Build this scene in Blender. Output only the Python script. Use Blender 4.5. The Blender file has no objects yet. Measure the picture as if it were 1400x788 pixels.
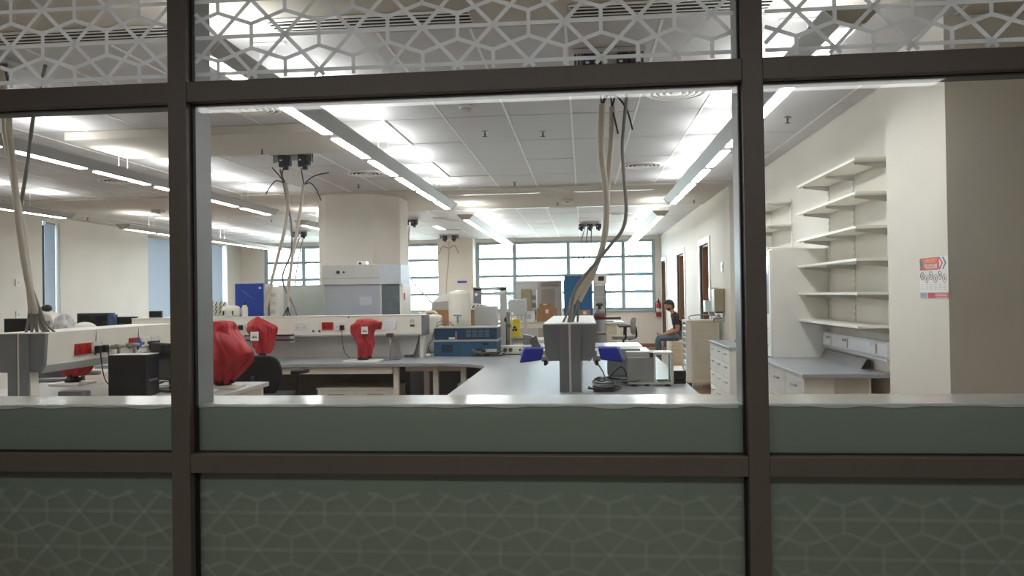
import bpy, bmesh, math, random
from mathutils import Matrix, Vector, noise
PI = math.pi
S = bpy.context.scene
COL = S.collection

# ---------------------------------------------------------------- camera
cam_d = bpy.data.cameras.new('camera'); cam = bpy.data.objects.new('camera', cam_d); COL.objects.link(cam)
cam_d.sensor_fit = 'HORIZONTAL'; cam_d.sensor_width = 36.0; cam_d.lens = 27.0
cam_d.clip_start = 0.05; cam_d.clip_end = 2000
cam.matrix_world = (Matrix.Translation((0, 0, 1.60)) @ Matrix.Rotation(math.radians(5.3), 4, 'Z')
                    @ Matrix.Rotation(math.radians(90.5), 4, 'X') @ Matrix.Rotation(math.radians(-0.85), 4, 'Z'))
S.camera = cam

# ---------------------------------------------------------------- world, exposure
SKY_STRENGTH = 9.0
LAMP_DOWN = 19.0
LAMP_UP = 9.5
CORRIDOR_W = 34.0
w = bpy.data.worlds.new('overcast_sky'); S.world = w; w.use_nodes = True
bg = w.node_tree.nodes['Background']; bg.inputs[0].default_value = (0.80, 0.91, 1.0, 1); bg.inputs[1].default_value = SKY_STRENGTH
S.view_settings.view_transform = 'Standard'; S.view_settings.look = 'None'
S.view_settings.gamma = 1.0; S.view_settings.use_curve_mapping = False
S.view_settings.exposure = 0.97
S.cycles.max_bounces = 8; S.cycles.transparent_max_bounces = 16
ld = bpy.data.lights.new('corridor_lamp', 'AREA'); ld.shape = 'RECTANGLE'; ld.size = 5.0; ld.size_y = 0.6; ld.energy = CORRIDOR_W
ld.color = (1, 1, 0.98)
lo = bpy.data.objects.new('corridor_lamp', ld); COL.objects.link(lo); lo.location = (-0.2, -0.9, 2.93)

# ---------------------------------------------------------------- materials
def lin(c):
    return tuple(((v/255)/12.92 if v/255 <= .04045 else ((v/255+.055)/1.055)**2.4) for v in c)
_M = {}
def mat(name, rgb, rough=.5, metal=0., var=.06, scale=6., bump=0., emit=0., stretch=(1, 1, 1), alpha=None):
    if name in _M: return _M[name]
    m = bpy.data.materials.new(name); m.use_nodes = True; nt = m.node_tree
    b = nt.nodes['Principled BSDF']; L = nt.links.new
    c = lin(rgb)
    tc = nt.nodes.new('ShaderNodeTexCoord'); mp = nt.nodes.new('ShaderNodeMapping'); mp.inputs['Scale'].default_value = stretch
    nz = nt.nodes.new('ShaderNodeTexNoise'); nz.inputs['Scale'].default_value = scale; nz.inputs['Detail'].default_value = 4
    L(tc.outputs['Object'], mp.inputs[0]); L(mp.outputs[0], nz.inputs['Vector'])
    rp = nt.nodes.new('ShaderNodeValToRGB')
    rp.color_ramp.elements[0].position = .3; rp.color_ramp.elements[1].position = .7
    rp.color_ramp.elements[0].color = (*[max(0, v*(1-var)) for v in c], 1)
    rp.color_ramp.elements[1].color = (*[min(1, v*(1+var)) for v in c], 1)
    L(nz.outputs['Fac'], rp.inputs[0]); L(rp.outputs[0], b.inputs['Base Color'])
    b.inputs['Roughness'].default_value = rough; b.inputs['Metallic'].default_value = metal
    if bump:
        bp = nt.nodes.new('ShaderNodeBump'); bp.inputs['Strength'].default_value = bump; bp.inputs['Distance'].default_value = .01
        L(nz.outputs['Fac'], bp.inputs['Height']); L(bp.outputs[0], b.inputs['Normal'])
    if emit:
        b.inputs['Emission Color'].default_value = (1, .99, .975, 1); b.inputs['Emission Strength'].default_value = emit
    _M[name] = m; return m
def glass(name, tint=(1, 1, 1), refl=.08, rough=0.0):
    m = bpy.data.materials.new(name); m.use_nodes = True; nt = m.node_tree; nt.nodes.clear(); L = nt.links.new
    o = nt.nodes.new('ShaderNodeOutputMaterial'); mx = nt.nodes.new('ShaderNodeMixShader')
    t = nt.nodes.new('ShaderNodeBsdfTransparent'); g = nt.nodes.new('ShaderNodeBsdfGlossy'); f = nt.nodes.new('ShaderNodeFresnel')
    t.inputs[0].default_value = (*tint, 1); g.inputs['Roughness'].default_value = rough; f.inputs[0].default_value = 1.0+refl*5
    L(f.outputs[0], mx.inputs[0]); L(t.outputs[0], mx.inputs[1]); L(g.outputs[0], mx.inputs[2]); L(mx.outputs[0], o.inputs[0])
    return m
def cloth_translucent(name, rgb, tr=.5):
    m = bpy.data.materials.new(name); m.use_nodes = True; nt = m.node_tree; nt.nodes.clear(); L = nt.links.new
    o = nt.nodes.new('ShaderNodeOutputMaterial'); mx = nt.nodes.new('ShaderNodeMixShader'); mx.inputs[0].default_value = tr
    d = nt.nodes.new('ShaderNodeBsdfDiffuse'); t = nt.nodes.new('ShaderNodeBsdfTranslucent')
    c = (*lin(rgb), 1); d.inputs[0].default_value = c; t.inputs[0].default_value = c
    L(d.outputs[0], mx.inputs[1]); L(t.outputs[0], mx.inputs[2]); L(mx.outputs[0], o.inputs[0])
    return m

WALL = mat('cream_wall_paint', (224, 219, 210), .75, var=.03, scale=2)
WALLF = mat('far_wall_paint', (238, 230, 219), .75, var=.03, scale=2)
PLASTER = mat('ceiling_plaster', (196, 191, 182), .85, var=.02, scale=2)
TILE = mat('ceiling_tile_metal', (196, 196, 198), .6, var=.02, scale=3)
GRID = mat('ceiling_grid_white', (235, 234, 230), .5, var=.02)
VOID = mat('ceiling_void', (14, 14, 14), 1.0)
FLOOR = mat('vinyl_floor', (146, 122, 104), .3, var=.18, scale=3, stretch=(6, .6, 1))
FRAME = mat('bronze_aluminium', (92, 84, 76), .45, var=.06, scale=12)
FRAMEI = mat('grey_inner_frame', (165, 168, 170), .4, metal=.2, var=.03)
GASK = mat('black_gasket', (8, 8, 9), .6)
SPAN = mat('green_grey_spandrel', (138, 149, 138), .4, var=.06, scale=1.5)
SILL = mat('glossy_white_sill', (236, 234, 230), .12, var=.07, scale=5, stretch=(.6, 3, 1), bump=.03)
FILM = cloth_translucent('frosted_white_film', (236, 236, 236), .8)
FILMD = mat('faint_film', (196, 204, 196), .5, var=.04)
_nt = FILMD.node_tree; _mx = _nt.nodes.new('ShaderNodeMixShader'); _tr = _nt.nodes.new('ShaderNodeBsdfTransparent'); _mx.inputs[0].default_value = .11
_nt.links.new(_tr.outputs[0], _mx.inputs[1]); _nt.links.new(_nt.nodes['Principled BSDF'].outputs[0], _mx.inputs[2]); _nt.links.new(_mx.outputs[0], _nt.nodes['Material Output'].inputs[0])
GLASS = glass('clear_glass', (.97, .985, .975), .09)
WGLASS = glass('window_glass', (.97, 1, 1), .08)
SHGLASS = glass('draught_shield_glass', (.96, .98, .97), .08)
WFRAME = mat('teal_grey_window_frame', (166, 188, 194), .4, var=.04)
BLIND = cloth_translucent('blue_grey_blind', (186, 192, 200), .28)
WHITE = mat('white_laminate', (238, 236, 230), .4, var=.03)
CREAM = mat('cream_laminate', (238, 232, 221), .45, var=.03)
SHELFW = mat('shelf_white', (235, 232, 222), .4, var=.02)
GREYTOP = mat('grey_worktop', (156, 160, 166), .32, var=.05, scale=10)
GREYCAP = mat('mid_grey_metal', (124, 127, 133), .4, var=.04)
GREYD = mat('dark_grey_metal', (84, 84, 84), .45, var=.05)
GREYL = mat('light_grey_plastic', (196, 196, 194), .45, var=.04)
ALU = mat('brushed_aluminium', (190, 190, 192), .3, metal=.7, var=.05, scale=20, stretch=(1, 20, 1))
STEEL = mat('stainless_steel', (170, 172, 175), .28, metal=.85, var=.05, scale=15)
BLACK = mat('black_plastic', (26, 26, 27), .4, var=.1)
BLACKF = mat('black_fabric', (30, 30, 32), .85, var=.12, scale=60)
SCREEN = mat('dark_screen', (20, 22, 26), .12)
NAVY = mat('dark_navy_plug', (22, 36, 58), .4, var=.08)
RED = mat('red_nylon_cover', (176, 34, 44), .55, var=.1, scale=5)
REDP = mat('red_plastic', (178, 26, 28), .35, var=.05)
PLATE = mat('white_socket_plastic', (228, 226, 220), .35, var=.02)
BLUE = mat('royal_blue_plastic', (24, 44, 170), .4, var=.06)
BLUEB = mat('cobalt_blue_panel', (26, 64, 158), .4, var=.05)
OVENB = mat('steel_blue_enamel', (40, 86, 118), .4, var=.06)
OVEND = mat('dark_blue_enamel', (28, 62, 92), .4, var=.06)
FRIDGEB = mat('teal_blue_panel', (20, 96, 150), .4, var=.05)
CARD = mat('cardboard', (170, 128, 92), .85, var=.1, scale=12)
YEL = mat('biohazard_yellow', (226, 204, 40), .5, var=.05)
WOOD = mat('brown_wood_veneer', (96, 60, 38), .45, var=.25, scale=5, stretch=(8, 8, .6))
WOODF = mat('brown_door_lining', (140, 96, 66), .45, var=.15, scale=5, stretch=(6, 6, .6))
DOORW = mat('white_architrave', (232, 230, 228), .4, var=.02)
BEIGEM = mat('beige_metal', (210, 204, 188), .45, var=.04)
OAK = mat('pale_beech', (222, 204, 176), .5, var=.08, scale=5, stretch=(1, 1, 6))
COND = mat('beige_conduit', (196, 188, 174), .55, var=.05)
CABG = mat('grey_cable', (128, 126, 122), .5, var=.06)
CABD = mat('dark_cable', (52, 50, 48), .5, var=.08)
CABB = mat('black_cable', (22, 22, 22), .5)
CANV = mat('white_canister', (226, 222, 210), .45, var=.04)
PAPER = mat('paper', (236, 236, 234), .7, var=.03)
LAMPB = mat('luminaire_body', (176, 177, 178), .4, metal=.2, var=.03)
DIFF = mat('lamp_diffuser', (250, 250, 248), .4, emit=LAMP_DOWN)
UPL = mat('lamp_uplight', (250, 250, 248), .4, emit=LAMP_UP)
SKIN = mat('skin', (176, 128, 102), .55, var=.06, scale=15)
HAIR = mat('black_hair', (24, 20, 18), .7, var=.2, scale=60)
SHIRT = mat('black_tshirt', (30, 31, 33), .85, var=.15, scale=20)
JEANS = mat('faded_blue_jeans', (92, 112, 132), .85, var=.15, scale=14)
SHOE = mat('grey_shoes', (110, 112, 116), .7, var=.12, scale=20)
EYEW = mat('eye_white', (225, 220, 214), .3)
FOIL = mat('crumpled_clear_plastic', (206, 206, 206), .25, var=.2, scale=14, bump=.6)

# ---------------------------------------------------------------- mesh builder
def cat(pts, k=4, closed=False):
    """Catmull-Rom subdivision of a list of tuples"""
    P = [Vector(p) for p in pts]; n = len(P); out = []
    if n < 3: return P
    for i in range(n if closed else n-1):
        g = (lambda j: P[j % n]) if closed else (lambda j: P[max(0, min(n-1, j))])
        a, b, c, d = g(i-1), g(i), g(i+1), g(i+2)
        for t in range(k):
            u = t/k
            out.append(.5*((2*b)+(c-a)*u+(2*a-5*b+4*c-d)*u*u+(3*b-a-3*c+d)*u**3))
    if not closed: out.append(P[-1])
    return out
class MB:
    def __init__(s): s.v = []; s.f = []; s.sm = []; s.mi = []; s.m = 0
    def _f(s, idx, sm=False): s.f.append(tuple(idx)); s.sm.append(sm); s.mi.append(s.m)
    def box(s, x0, x1, y0, y1, z0, z1):
        if x0 > x1: x0, x1 = x1, x0
        if y0 > y1: y0, y1 = y1, y0
        if z0 > z1: z0, z1 = z1, z0
        return s.hexa([(x0, y0, z0), (x1, y0, z0), (x1, y1, z0), (x0, y1, z0), (x0, y0, z1), (x1, y0, z1), (x1, y1, z1), (x0, y1, z1)])
    def hexa(s, p):
        o = len(s.v); s.v += [tuple(q) for q in p]
        for f in ((0, 3, 2, 1), (4, 5, 6, 7), (0, 1, 5, 4), (1, 2, 6, 5), (2, 3, 7, 6), (3, 0, 4, 7)): s._f([o+i for i in f])
        return s
    def prism(s, poly, a0, a1, axis='z'):
        """poly: 2-D points (ccw). axis z: (x,y); axis y: (x,z); axis x: (y,z)"""
        n = len(poly); o = len(s.v)
        def P(q, a):
            return (q[0], q[1], a) if axis == 'z' else (q[0], a, q[1]) if axis == 'y' else (a, q[0], q[1])
        s.v += [P(q, a0) for q in poly]+[P(q, a1) for q in poly]
        flip = axis == 'y'
        a = [o+i for i in range(n)]; b = [o+n+i for i in range(n)]
        s._f(a if flip else a[::-1]); s._f(b[::-1] if flip else b)
        for i in range(n):
            j = (i+1) % n; q = [o+i, o+j, o+n+j, o+n+i]; s._f(q[::-1] if flip else q)
        return s
    def ring_loft(s, rings, cap=True, sm=True, closed=True):
        o = len(s.v); n = len(rings[0])
        for r in rings: s.v += [tuple(p) for p in r]
        for k in range(len(rings)-1):
            for i in range(n if closed else n-1):
                j = (i+1) % n
                s._f([o+k*n+i, o+k*n+j, o+(k+1)*n+j, o+(k+1)*n+i], sm)
        if cap and closed:
            s._f([o+i for i in range(n)][::-1]); s._f([o+(len(rings)-1)*n+i for i in range(n)])
        return s
    def tube(s, pts, r, n=8, k=4, ridges=0.0, cap=True):
        P = cat(pts, k) if k > 1 and len(pts) > 2 else [Vector(p) for p in pts]
        rings = []; up = Vector((0, 0, 1)); t0 = (P[1]-P[0]).normalized()
        if abs(t0.z) > .95: up = Vector((0, 1, 0))
        N = (up-t0*up.dot(t0)).normalized()
        for i, p in enumerate(P):
            t = (P[min(i+1, len(P)-1)]-P[max(i-1, 0)]).normalized()
            N = (N-t*N.dot(t)); N = N.normalized() if N.length > 1e-6 else t.orthogonal().normalized()
            B = t.cross(N)
            rr = (r if not callable(r) else r(i/(len(P)-1)))*(1+(ridges if i % 2 else -ridges))
            rings.append([p+N*(rr*math.cos(2*PI*a/n))+B*(rr*math.sin(2*PI*a/n)) for a in range(n)])
        return s.ring_loft(rings, cap)
    def cyl(s, p0, p1, r0, r1=None, n=12):
        r1 = r0 if r1 is None else r1
        return s.tube([p0, p1], lambda t: r0+(r1-r0)*t, n, 1)
    def lathe(s, prof, c=(0, 0, 0), n=20, sx=1, sy=1, cap=True):
        rings = [[(c[0]+r*sx*math.cos(2*PI*a/n), c[1]+r*sy*math.sin(2*PI*a/n), c[2]+z) for a in range(n)] for r, z in prof]
        return s.ring_loft(rings, cap)
    def sphere(s, c, rx, ry=None, rz=None, nu=14, nv=10):
        ry = rx if ry is None else ry; rz = rx if rz is None else rz
        rings = []
        for k in range(nv+1):
            a = -PI/2+PI*k/nv; q = max(math.cos(a), .02)
            rings.append([(c[0]+rx*q*math.cos(2*PI*i/nu), c[1]+ry*q*math.sin(2*PI*i/nu), c[2]+rz*math.sin(a)) for i in range(nu)])
        return s.ring_loft(rings)
    def rbox(s, x0, x1, z0, z1, y0, y1, r, n=4, axis='y'):
        """rounded rectangle extruded"""
        poly = []
        for cx, cz, a0 in ((x1-r, z1-r, 0), (x0+r, z1-r, PI/2), (x0+r, z0+r, PI), (x1-r, z0+r, 1.5*PI)):
            for i in range(n+1):
                a = a0+PI/2*i/n; poly.append((cx+r*math.cos(a), cz+r*math.sin(a)))
        return s.prism(poly, y0, y1, axis)
    def mesh(s, name, mats):
        me = bpy.data.meshes.new(name); me.from_pydata(s.v, [], s.f)
        for m in (mats if isinstance(mats, (list, tuple)) else [mats]): me.materials.append(m)
        me.polygons.foreach_set('use_smooth', s.sm); me.polygons.foreach_set('material_index', s.mi)
        me.update(); return me
    def build(s, name, mats, parent=None, loc=(0, 0, 0), rz=0., bevel=0., rot=None):
        o = bpy.data.objects.new(name, s.mesh(name, mats)); COL.objects.link(o)
        o.location = loc; o.rotation_euler = rot if rot else (0, 0, rz)
        if parent: o.parent = parent
        if bevel:
            b = o.modifiers.new('bevel', 'BEVEL'); b.width = bevel; b.segments = 2; b.limit_method = 'ANGLE'; b.harden_normals = False
        return o
def B(*a): return MB().box(*a)
def tag(o, label, cate=None, group=None, kind=None):
    o['label'] = label
    if cate: o['category'] = cate
    if group: o['group'] = group
    if kind: o['kind'] = kind
    return o
def thing(name, label, cate, loc=(0, 0, 0), rz=0., group=None):
    o = bpy.data.objects.new(name, None); COL.objects.link(o); o.empty_display_size = .1
    o.location = loc; o.rotation_euler = (0, 0, rz)
    return tag(o, label, cate, group)
def struct(name, mb, m, label=None, parent=None, bevel=0):
    o = mb.build(name, m, parent, bevel=bevel)
    if not parent: o['kind'] = 'structure'
    if label: o['label'] = label
    return o
def sgroup(name, label):
    o = bpy.data.objects.new(name, None); COL.objects.link(o); o['kind'] = 'structure'; o['label'] = label; return o
def inst(me, name, parent, loc, rot=(0, 0, 0), scale=None):
    o = bpy.data.objects.new(name, me); COL.objects.link(o); o.parent = parent; o.location = loc; o.rotation_euler = rot
    if scale: o.scale = scale
    return o
def text(body, size, m, parent, loc, rot, ext=.0005, sx=1., name='lettering', align='CENTER'):
    c = bpy.data.curves.new('txt', 'FONT'); c.body = body; c.size = size; c.extrude = ext; c.align_x = align; c.align_y = 'CENTER'
    t = bpy.data.objects.new('txt', c); COL.objects.link(t)
    dg = bpy.context.evaluated_depsgraph_get(); me = bpy.data.meshes.new_from_object(t.evaluated_get(dg))
    bpy.data.objects.remove(t); me.materials.clear(); me.materials.append(m)
    o = bpy.data.objects.new(name, me); COL.objects.link(o); o.parent = parent; o.location = loc; o.rotation_euler = rot; o.scale = (sx, 1, 1)
    return o
def apply_mods(o):
    dg = bpy.context.evaluated_depsgraph_get(); me = bpy.data.meshes.new_from_object(o.evaluated_get(dg))
    o.modifiers.clear(); o.data = me; return me

# ================================================================ STRUCTURE
CZ = 3.29
floor = struct('floor', B(-10.6, 4.2, -1.9, 23.1, -.1, 0), FLOOR, 'brown vinyl laboratory floor')
# ---- ceiling: plaster bands, void above, tiles and runners as pieces
c = MB()
c.box(-10.6, 4.2, 2.03, 4.8, CZ, CZ+.1)
c.box(-10.6, 2.5, 12.0, 14.85, CZ-.02, CZ+.1)
c.box(-10.6, -10.287, 4.8, 12.0, CZ, CZ+.05); c.box(-10.6, -10.287, 14.85, 23.1, CZ, CZ+.05)
c.box(2.313, 4.2, 4.8, 5.0, CZ, CZ+.05)
c.m = 1
c.box(-10.6, 4.2, 2.03, 23.1, CZ+.45, CZ+.5)
ceiling = struct('ceiling', c, [PLASTER, VOID], 'ceiling with white metal tiles and plaster bands')
tile_me = B(-.29, .29, -.592, .592, 0, .015).mesh('ceiling_tile', TILE)
tile_nar = B(-.085, .085, -.592, .592, 0, .015).mesh('ceiling_tile', TILE)
rnd = random.Random(4)
SHIFT = {(-3, 2): (.02, .05, .006), (-3, 4): (.022, -.02, .004), (-6, 9): (.16, .18, .02)}
for sec, (y0, n) in enumerate(((4.8, 6), (14.85, 7))):
    for j in range(n):
        ln = 1.2 if sec == 0 else (23.1-14.85)/7
        for k in range(-17, 4):
            x = -.087+.6*k+.3; y = y0+ln*(j+.5); row = j if sec == 0 else j+6
            if sec == 1 and j > 6: continue
            if -4.4 < x < -3.0 and 12 < y < 13.4: continue
            dx, dy, dz = SHIFT.get((k, row), (0, 0, 0))
            inst(tile_me, 'ceiling_tile', ceiling, (x+dx, y+dy, CZ+rnd.uniform(0, .004)+dz),
                 (rnd.uniform(-.003, .003), rnd.uniform(-.004, .004), 0), None if sec == 0 else (1, (ln-.016)/1.184, 1))
        y = y0+(1.2 if sec == 0 else (23.1-14.85)/7)*(j+.5)
        if 5.92 < y: inst(tile_nar, 'ceiling_tile', ceiling, (2.405, y, CZ+.001))
for k in range(-17, 5):
    x = -.087+.6*k
    struct('ceiling_runner', B(x-.009, x+.009, 4.8, 12.0, CZ-.003, CZ+.03), GRID, parent=ceiling)
    struct('ceiling_runner', B(x-.009, x+.009, 14.85, 23.1, CZ-.003, CZ+.03), GRID, parent=ceiling)
struct('soffit', B(-5.13, -2.3, 7.2, 8.28, 3.205, CZ), PLASTER, parent=ceiling, bevel=.004)

# ---- right wall
rw = MB()
rw.box(2.25, 4.2, 4.98, 5.92, 0, CZ+.3)
rw.box(2.5, 2.7, 5.92, 12.3, 0, CZ+.3)
DO = [(14.25, 15.37, 2.5), (17.7, 19.05, 2.5), (21.6, 22.8, 2.5)]
ys = [12.3]+[v for d in DO for v in d[:2]]+[23.1]
for i in range(0, len(ys), 2): rw.box(2.3, 2.7, ys[i], ys[i+1], 0, CZ+.3)
for a, b, h in DO: rw.box(2.3, 2.7, a, b, h, CZ+.3)
rw.box(4.0, 4.2, 2.03, 4.98, 0, CZ+.3)
struct('wall_right', rw, WALL, 'cream right wall with pier, shelf recess and three doorways')
for i, (a, b, h) in enumerate(DO):
    d = sgroup(f'door_{i+1}', ('brown wooden door in white frame beside the wall dispensers', 'brown wooden door in white frame, second from the window wall', 'brown wooden door in white frame next to the window wall')[i])
    f = MB(); f.box(2.275, 2.34, a-.1, a, 0, h+.12); f.box(2.275, 2.34, b, b+.1, 0, h+.12); f.box(2.275, 2.34, a, b, h, h+.12)
    f.build('architrave', DOORW, d, bevel=.006)
    j = MB(); j.box(2.34, 2.5, a, a+.035, 0, h); j.box(2.34, 2.5, b-.035, b, 0, h); j.box(2.34, 2.5, a+.035, b-.035, h-.035, h)
    j.build('door_lining', WOODF, d)
    lf = B(2.44, 2.485, a+.035, b-.035, .01, h-.035).build('door_leaf', WOOD, d, bevel=.003)
    hd = MB(); hd.cyl((2.44, b-.12, 1.02), (2.39, b-.12, 1.02), .012); hd.cyl((2.395, b-.12, 1.02), (2.395, b-.25, 1.02), .01)
    hd.build('door_handle', STEEL, lf)
# ---- far wall with window openings
W1 = (-9.86, -4.28); W2 = (-3.22, 2.135); WZ = (1.09, 3.2)
fw = MB()
for a, b in ((-10.8, W1[0]), (W1[1], W2[0]), (W2[1], 2.5)): fw.box(a, b, 23.0, 23.35, 0, CZ+.3)
for a, b in (W1, W2): fw.box(a, b, 23.0, 23.35, 0, WZ[0]); fw.box(a, b, 23.0, 23.35, WZ[1], CZ+.3)
fw.box(-4.27, -3.22, 22.4, 23.0, 0, CZ+.2)
struct('wall_far', fw, WALLF, 'cream window wall at the far end with a square pier')
struct('baseboard_far', B(-3.2, 2.28, 22.975, 23.0, 0, .1), WOODF, 'brown skirting along the far wall')
def window(name, label, x0, x1, xs, zs):
    g = sgroup(name, label); y0, y1 = 23.08, 23.16
    V = [x0]+xs+[x1]
    for i, x in enumerate(V):
        w_ = .08 if 0 < i < len(V)-1 else .05
        a = x if i == 0 else (x-2*w_ if i == len(V)-1 else x-w_/2-.01); b = a+w_*(2 if i in (0, len(V)-1) else 1.4)
        B(a, b, y0, y1, *WZ).build('window_mullion', WFRAME, g)
    for z in [WZ[0]]+zs+[WZ[1]]:
        h = .085
        za = z if z == WZ[0] else (z-h if z == WZ[1] else z-h/2)
        B(x0, x1, y0+.01, y1-.01, za, za+h).build('window_transom', WFRAME, g)
    Z = [WZ[0]]+zs+[WZ[1]]
    for i in range(len(V)-1):
        for j in range(len(Z)-1):
            B(V[i]+.01, V[i+1]-.01, 23.117, 23.123, Z[j]+.01, Z[j+1]-.01).build('window_pane', WGLASS, g)
    B(x0-.0, x1+.0, 22.93, 23.08, WZ[0]-.03, WZ[0]).build('window_ledge', WFRAME, g, bevel=.004)
    return g
ZS = [1.64, 2.16, 2.69]
window('window_2', 'wide window left of the far pier, partly behind the column', W1[0], W1[1], [-8.62, -7.2, -5.75], ZS)
window('window_3', 'wide daylight window right of the far pier', W2[0], W2[1], [-2.06, -.44, 1.19], ZS)
# ---- left wall with blinds
lw = MB()
LO = [(14.2, 14.72), (17.9, 22.1)]
for a, b in ((-2.0, 14.2), (14.72, 17.9), (22.1, 23.1)): lw.box(-10.9, -10.6, a, b, 0, CZ+.3)
for a, b in LO: lw.box(-10.9, -10.6, a, b, 0, .9); lw.box(-10.9, -10.6, a, b, 3.2, CZ+.3)
struct('wall_left', lw, WALL, 'cream left wall with blind-covered windows')
for n, (a, b), lab in ((4, LO[0], 'narrow blind-covered window slot in the left wall'), (5, LO[1], 'wide window under blue-grey blinds in the left wall')):
    g = sgroup(f'window_{n}', lab)
    B(-10.86, -10.855, a, b, .9, 3.2).build('window_pane', WGLASS, g)
    f = MB(); f.box(-10.88, -10.82, a, a+.04, .9, 3.2); f.box(-10.88, -10.82, b-.04, b, .9, 3.2)
    f.box(-10.88, -10.82, a+.04, b-.04, .9, .95); f.box(-10.88, -10.82, a+.04, b-.04, 3.15, 3.2); f.build('window_frame', WFRAME, g)
def blind(y0, y1, label):
    t = thing('roller_blind', label, 'blind', (-10.7, (y0+y1)/2, .95), group='roller blinds on the left wall'); h = (y1-y0)/2
    B(-.004, .004, -h, h, 0, 2.2).build('blind_fabric', BLIND, t)
    MB().cyl((0, -h, 2.22), (0, h, 2.22), .028).build('blind_roller', GREYL, t)
    B(-.01, .01, -h, h, -.03, 0).build('bottom_bar', GREYL, t)
blind(14.22, 14.31, 'narrow grey roller blind strip left of the bright slot')
blind(14.40, 14.70, 'grey roller blind right of the bright slot on left wall')
blind(17.92, 20.45, 'wide blue-grey roller blind beside the broad cream wall panel')
blind(20.80, 21.98, 'blue-grey roller blind nearest the far left corner')
B(-10.78, -10.64, 20.5, 20.72, .9, 3.2).build('trim_1', WFRAME)['kind'] = 'structure'

# ---- column
col = MB()
ch = .17; X0, X1, Y0, Y1 = -4.33, -3.05, 12.15, 13.43
col.prism([(X0+ch, Y0), (X1-.32, Y0), (X1, Y0+.5), (X1, Y1-ch), (X1-ch, Y1), (X0+ch, Y1), (X0, Y1-ch), (X0, Y0+ch)], 0, CZ)
o = struct('wall_column', col, WALL, 'thick chamfered cream column between the floor and ceiling band')

# ---- corridor side (behind and around the camera)
cw = MB(); cw.box(-10.6, 4.2, -1.9, -1.75, 0, 3.1); cw.box(4.0, 4.2, -1.75, 2.0, 0, 3.1); cw.box(-10.75, -10.6, -1.9, 2.0, 0, 3.1)
struct('wall_corridor', cw, mat('corridor_wall', (150, 146, 140), .8), 'corridor wall behind the viewer')
struct('ceiling_corridor', B(-10.6, 4.2, -1.9, 2.0, 3.05, 3.2), mat('corridor_ceiling', (160, 158, 154), .8), 'corridor ceiling')

# ---- glazed screen to the corridor
G = sgroup('window_1', 'bronze framed glass screen with a frosted lattice film')
MX = [-2.625, -1.095, .437, 1.968]
for x in MX:
    B(x-.026, x+.026, 1.995, 2.024, 0, 3.05).build('mullion', FRAME, G, bevel=.002)
    B(x-.027, x+.027, 2.036, 2.135, 0, 3.05).build('mullion_inner', FRAMEI, G, bevel=.003)
    B(x-.0315, x+.0315, 2.022, 2.0365, 0, 3.05).build('gasket', GASK, G)
RAILS = [(1.1285, 1.180), (2.138, 2.194), (2.99, 3.05), (0.0, .06)]
PZ = [(.06, 1.1285), (1.180, 2.138), (2.194, 2.99)]
def lattice(x0, x1, z0, z1, y, wdt, th, ox=-.61, oz=2.321):
    """flat film strips: triangular lattice plus its honeycomb, clipped to the pane"""
    a, h = .1905, .1005
    segs = set()
    r0 = int((z0-oz)/h)-3; r1 = int((z1-oz)/h)+3
    def node(r, i): return (ox+a*i+(a/2 if r % 2 else 0), oz+h*r)
    i0 = int((x0-ox)/a)-3; i1 = int((x1-ox)/a)+3
    S_ = []
    for r in range(r0, r1):
        for i in range(i0, i1):
            p = node(r, i); q = node(r, i+1); up = node(r+1, i if r % 2 == 0 else i+1); upl = node(r+1, i-1 if r % 2 == 0 else i)
            S_ += [(p, q), (p, up), (p, upl)]
            cu = ((p[0]+q[0]+up[0])/3, (p[1]+q[1]+up[1])/3)
            cl = ((p[0]+up[0]+upl[0])/3, (p[1]+up[1]+upl[1])/3)
            S_.append((cu, cl))
            dn = node(r-1, i if r % 2 == 0 else i+1)
            cd = ((p[0]+q[0]+dn[0])/3, (p[1]+q[1]+dn[1])/3)
            S_.append((cu, cd))
            q0 = node(r, i); r2 = node(r+1, i+1 if r % 2 == 0 else i+2)
            cr = ((q[0]+up[0]+r2[0])/3, (q[1]+up[1]+r2[1])/3); S_.append((cu, cr))
    m = MB(); hw = wdt/2; done = set()
    for p, q in S_:
        key = tuple(sorted(((round(p[0], 3), round(p[1], 3)), (round(q[0], 3), round(q[1], 3)))))
        if key in done: continue
        done.add(key)
        dx, dz = q[0]-p[0], q[1]-p[1]; t0, t1 = 0., 1.; ok = True     # Liang-Barsky clip
        for pp, qq in ((-dx, p[0]-x0-hw), (dx, x1-hw-p[0]), (-dz, p[1]-z0-hw), (dz, z1-hw-p[1])):
            if abs(pp) < 1e-9:
                if qq < 0: ok = False
            else:
                t = qq/pp
                if pp < 0: t0 = max(t0, t)
                else: t1 = min(t1, t)
        if not ok or t1-t0 < 1e-4: continue
        A = (p[0]+dx*t0, p[1]+dz*t0); Bq = (p[0]+dx*t1, p[1]+dz*t1)
        l = math.hypot(dx, dz); nx, nz = -dz/l*hw, dx/l*hw
        ang = int(round(math.degrees(math.atan2(dz, dx)) % 180)); yy = y-2e-5*(ang % 29)
        o_ = len(m.v); m.v += [(A[0]+nx, yy, A[1]+nz), (A[0]-nx, yy, A[1]-nz), (Bq[0]-nx, yy, Bq[1]-nz), (Bq[0]+nx, yy, Bq[1]+nz)]
        m._f([o_, o_+1, o_+2, o_+3])
    return m
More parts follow.
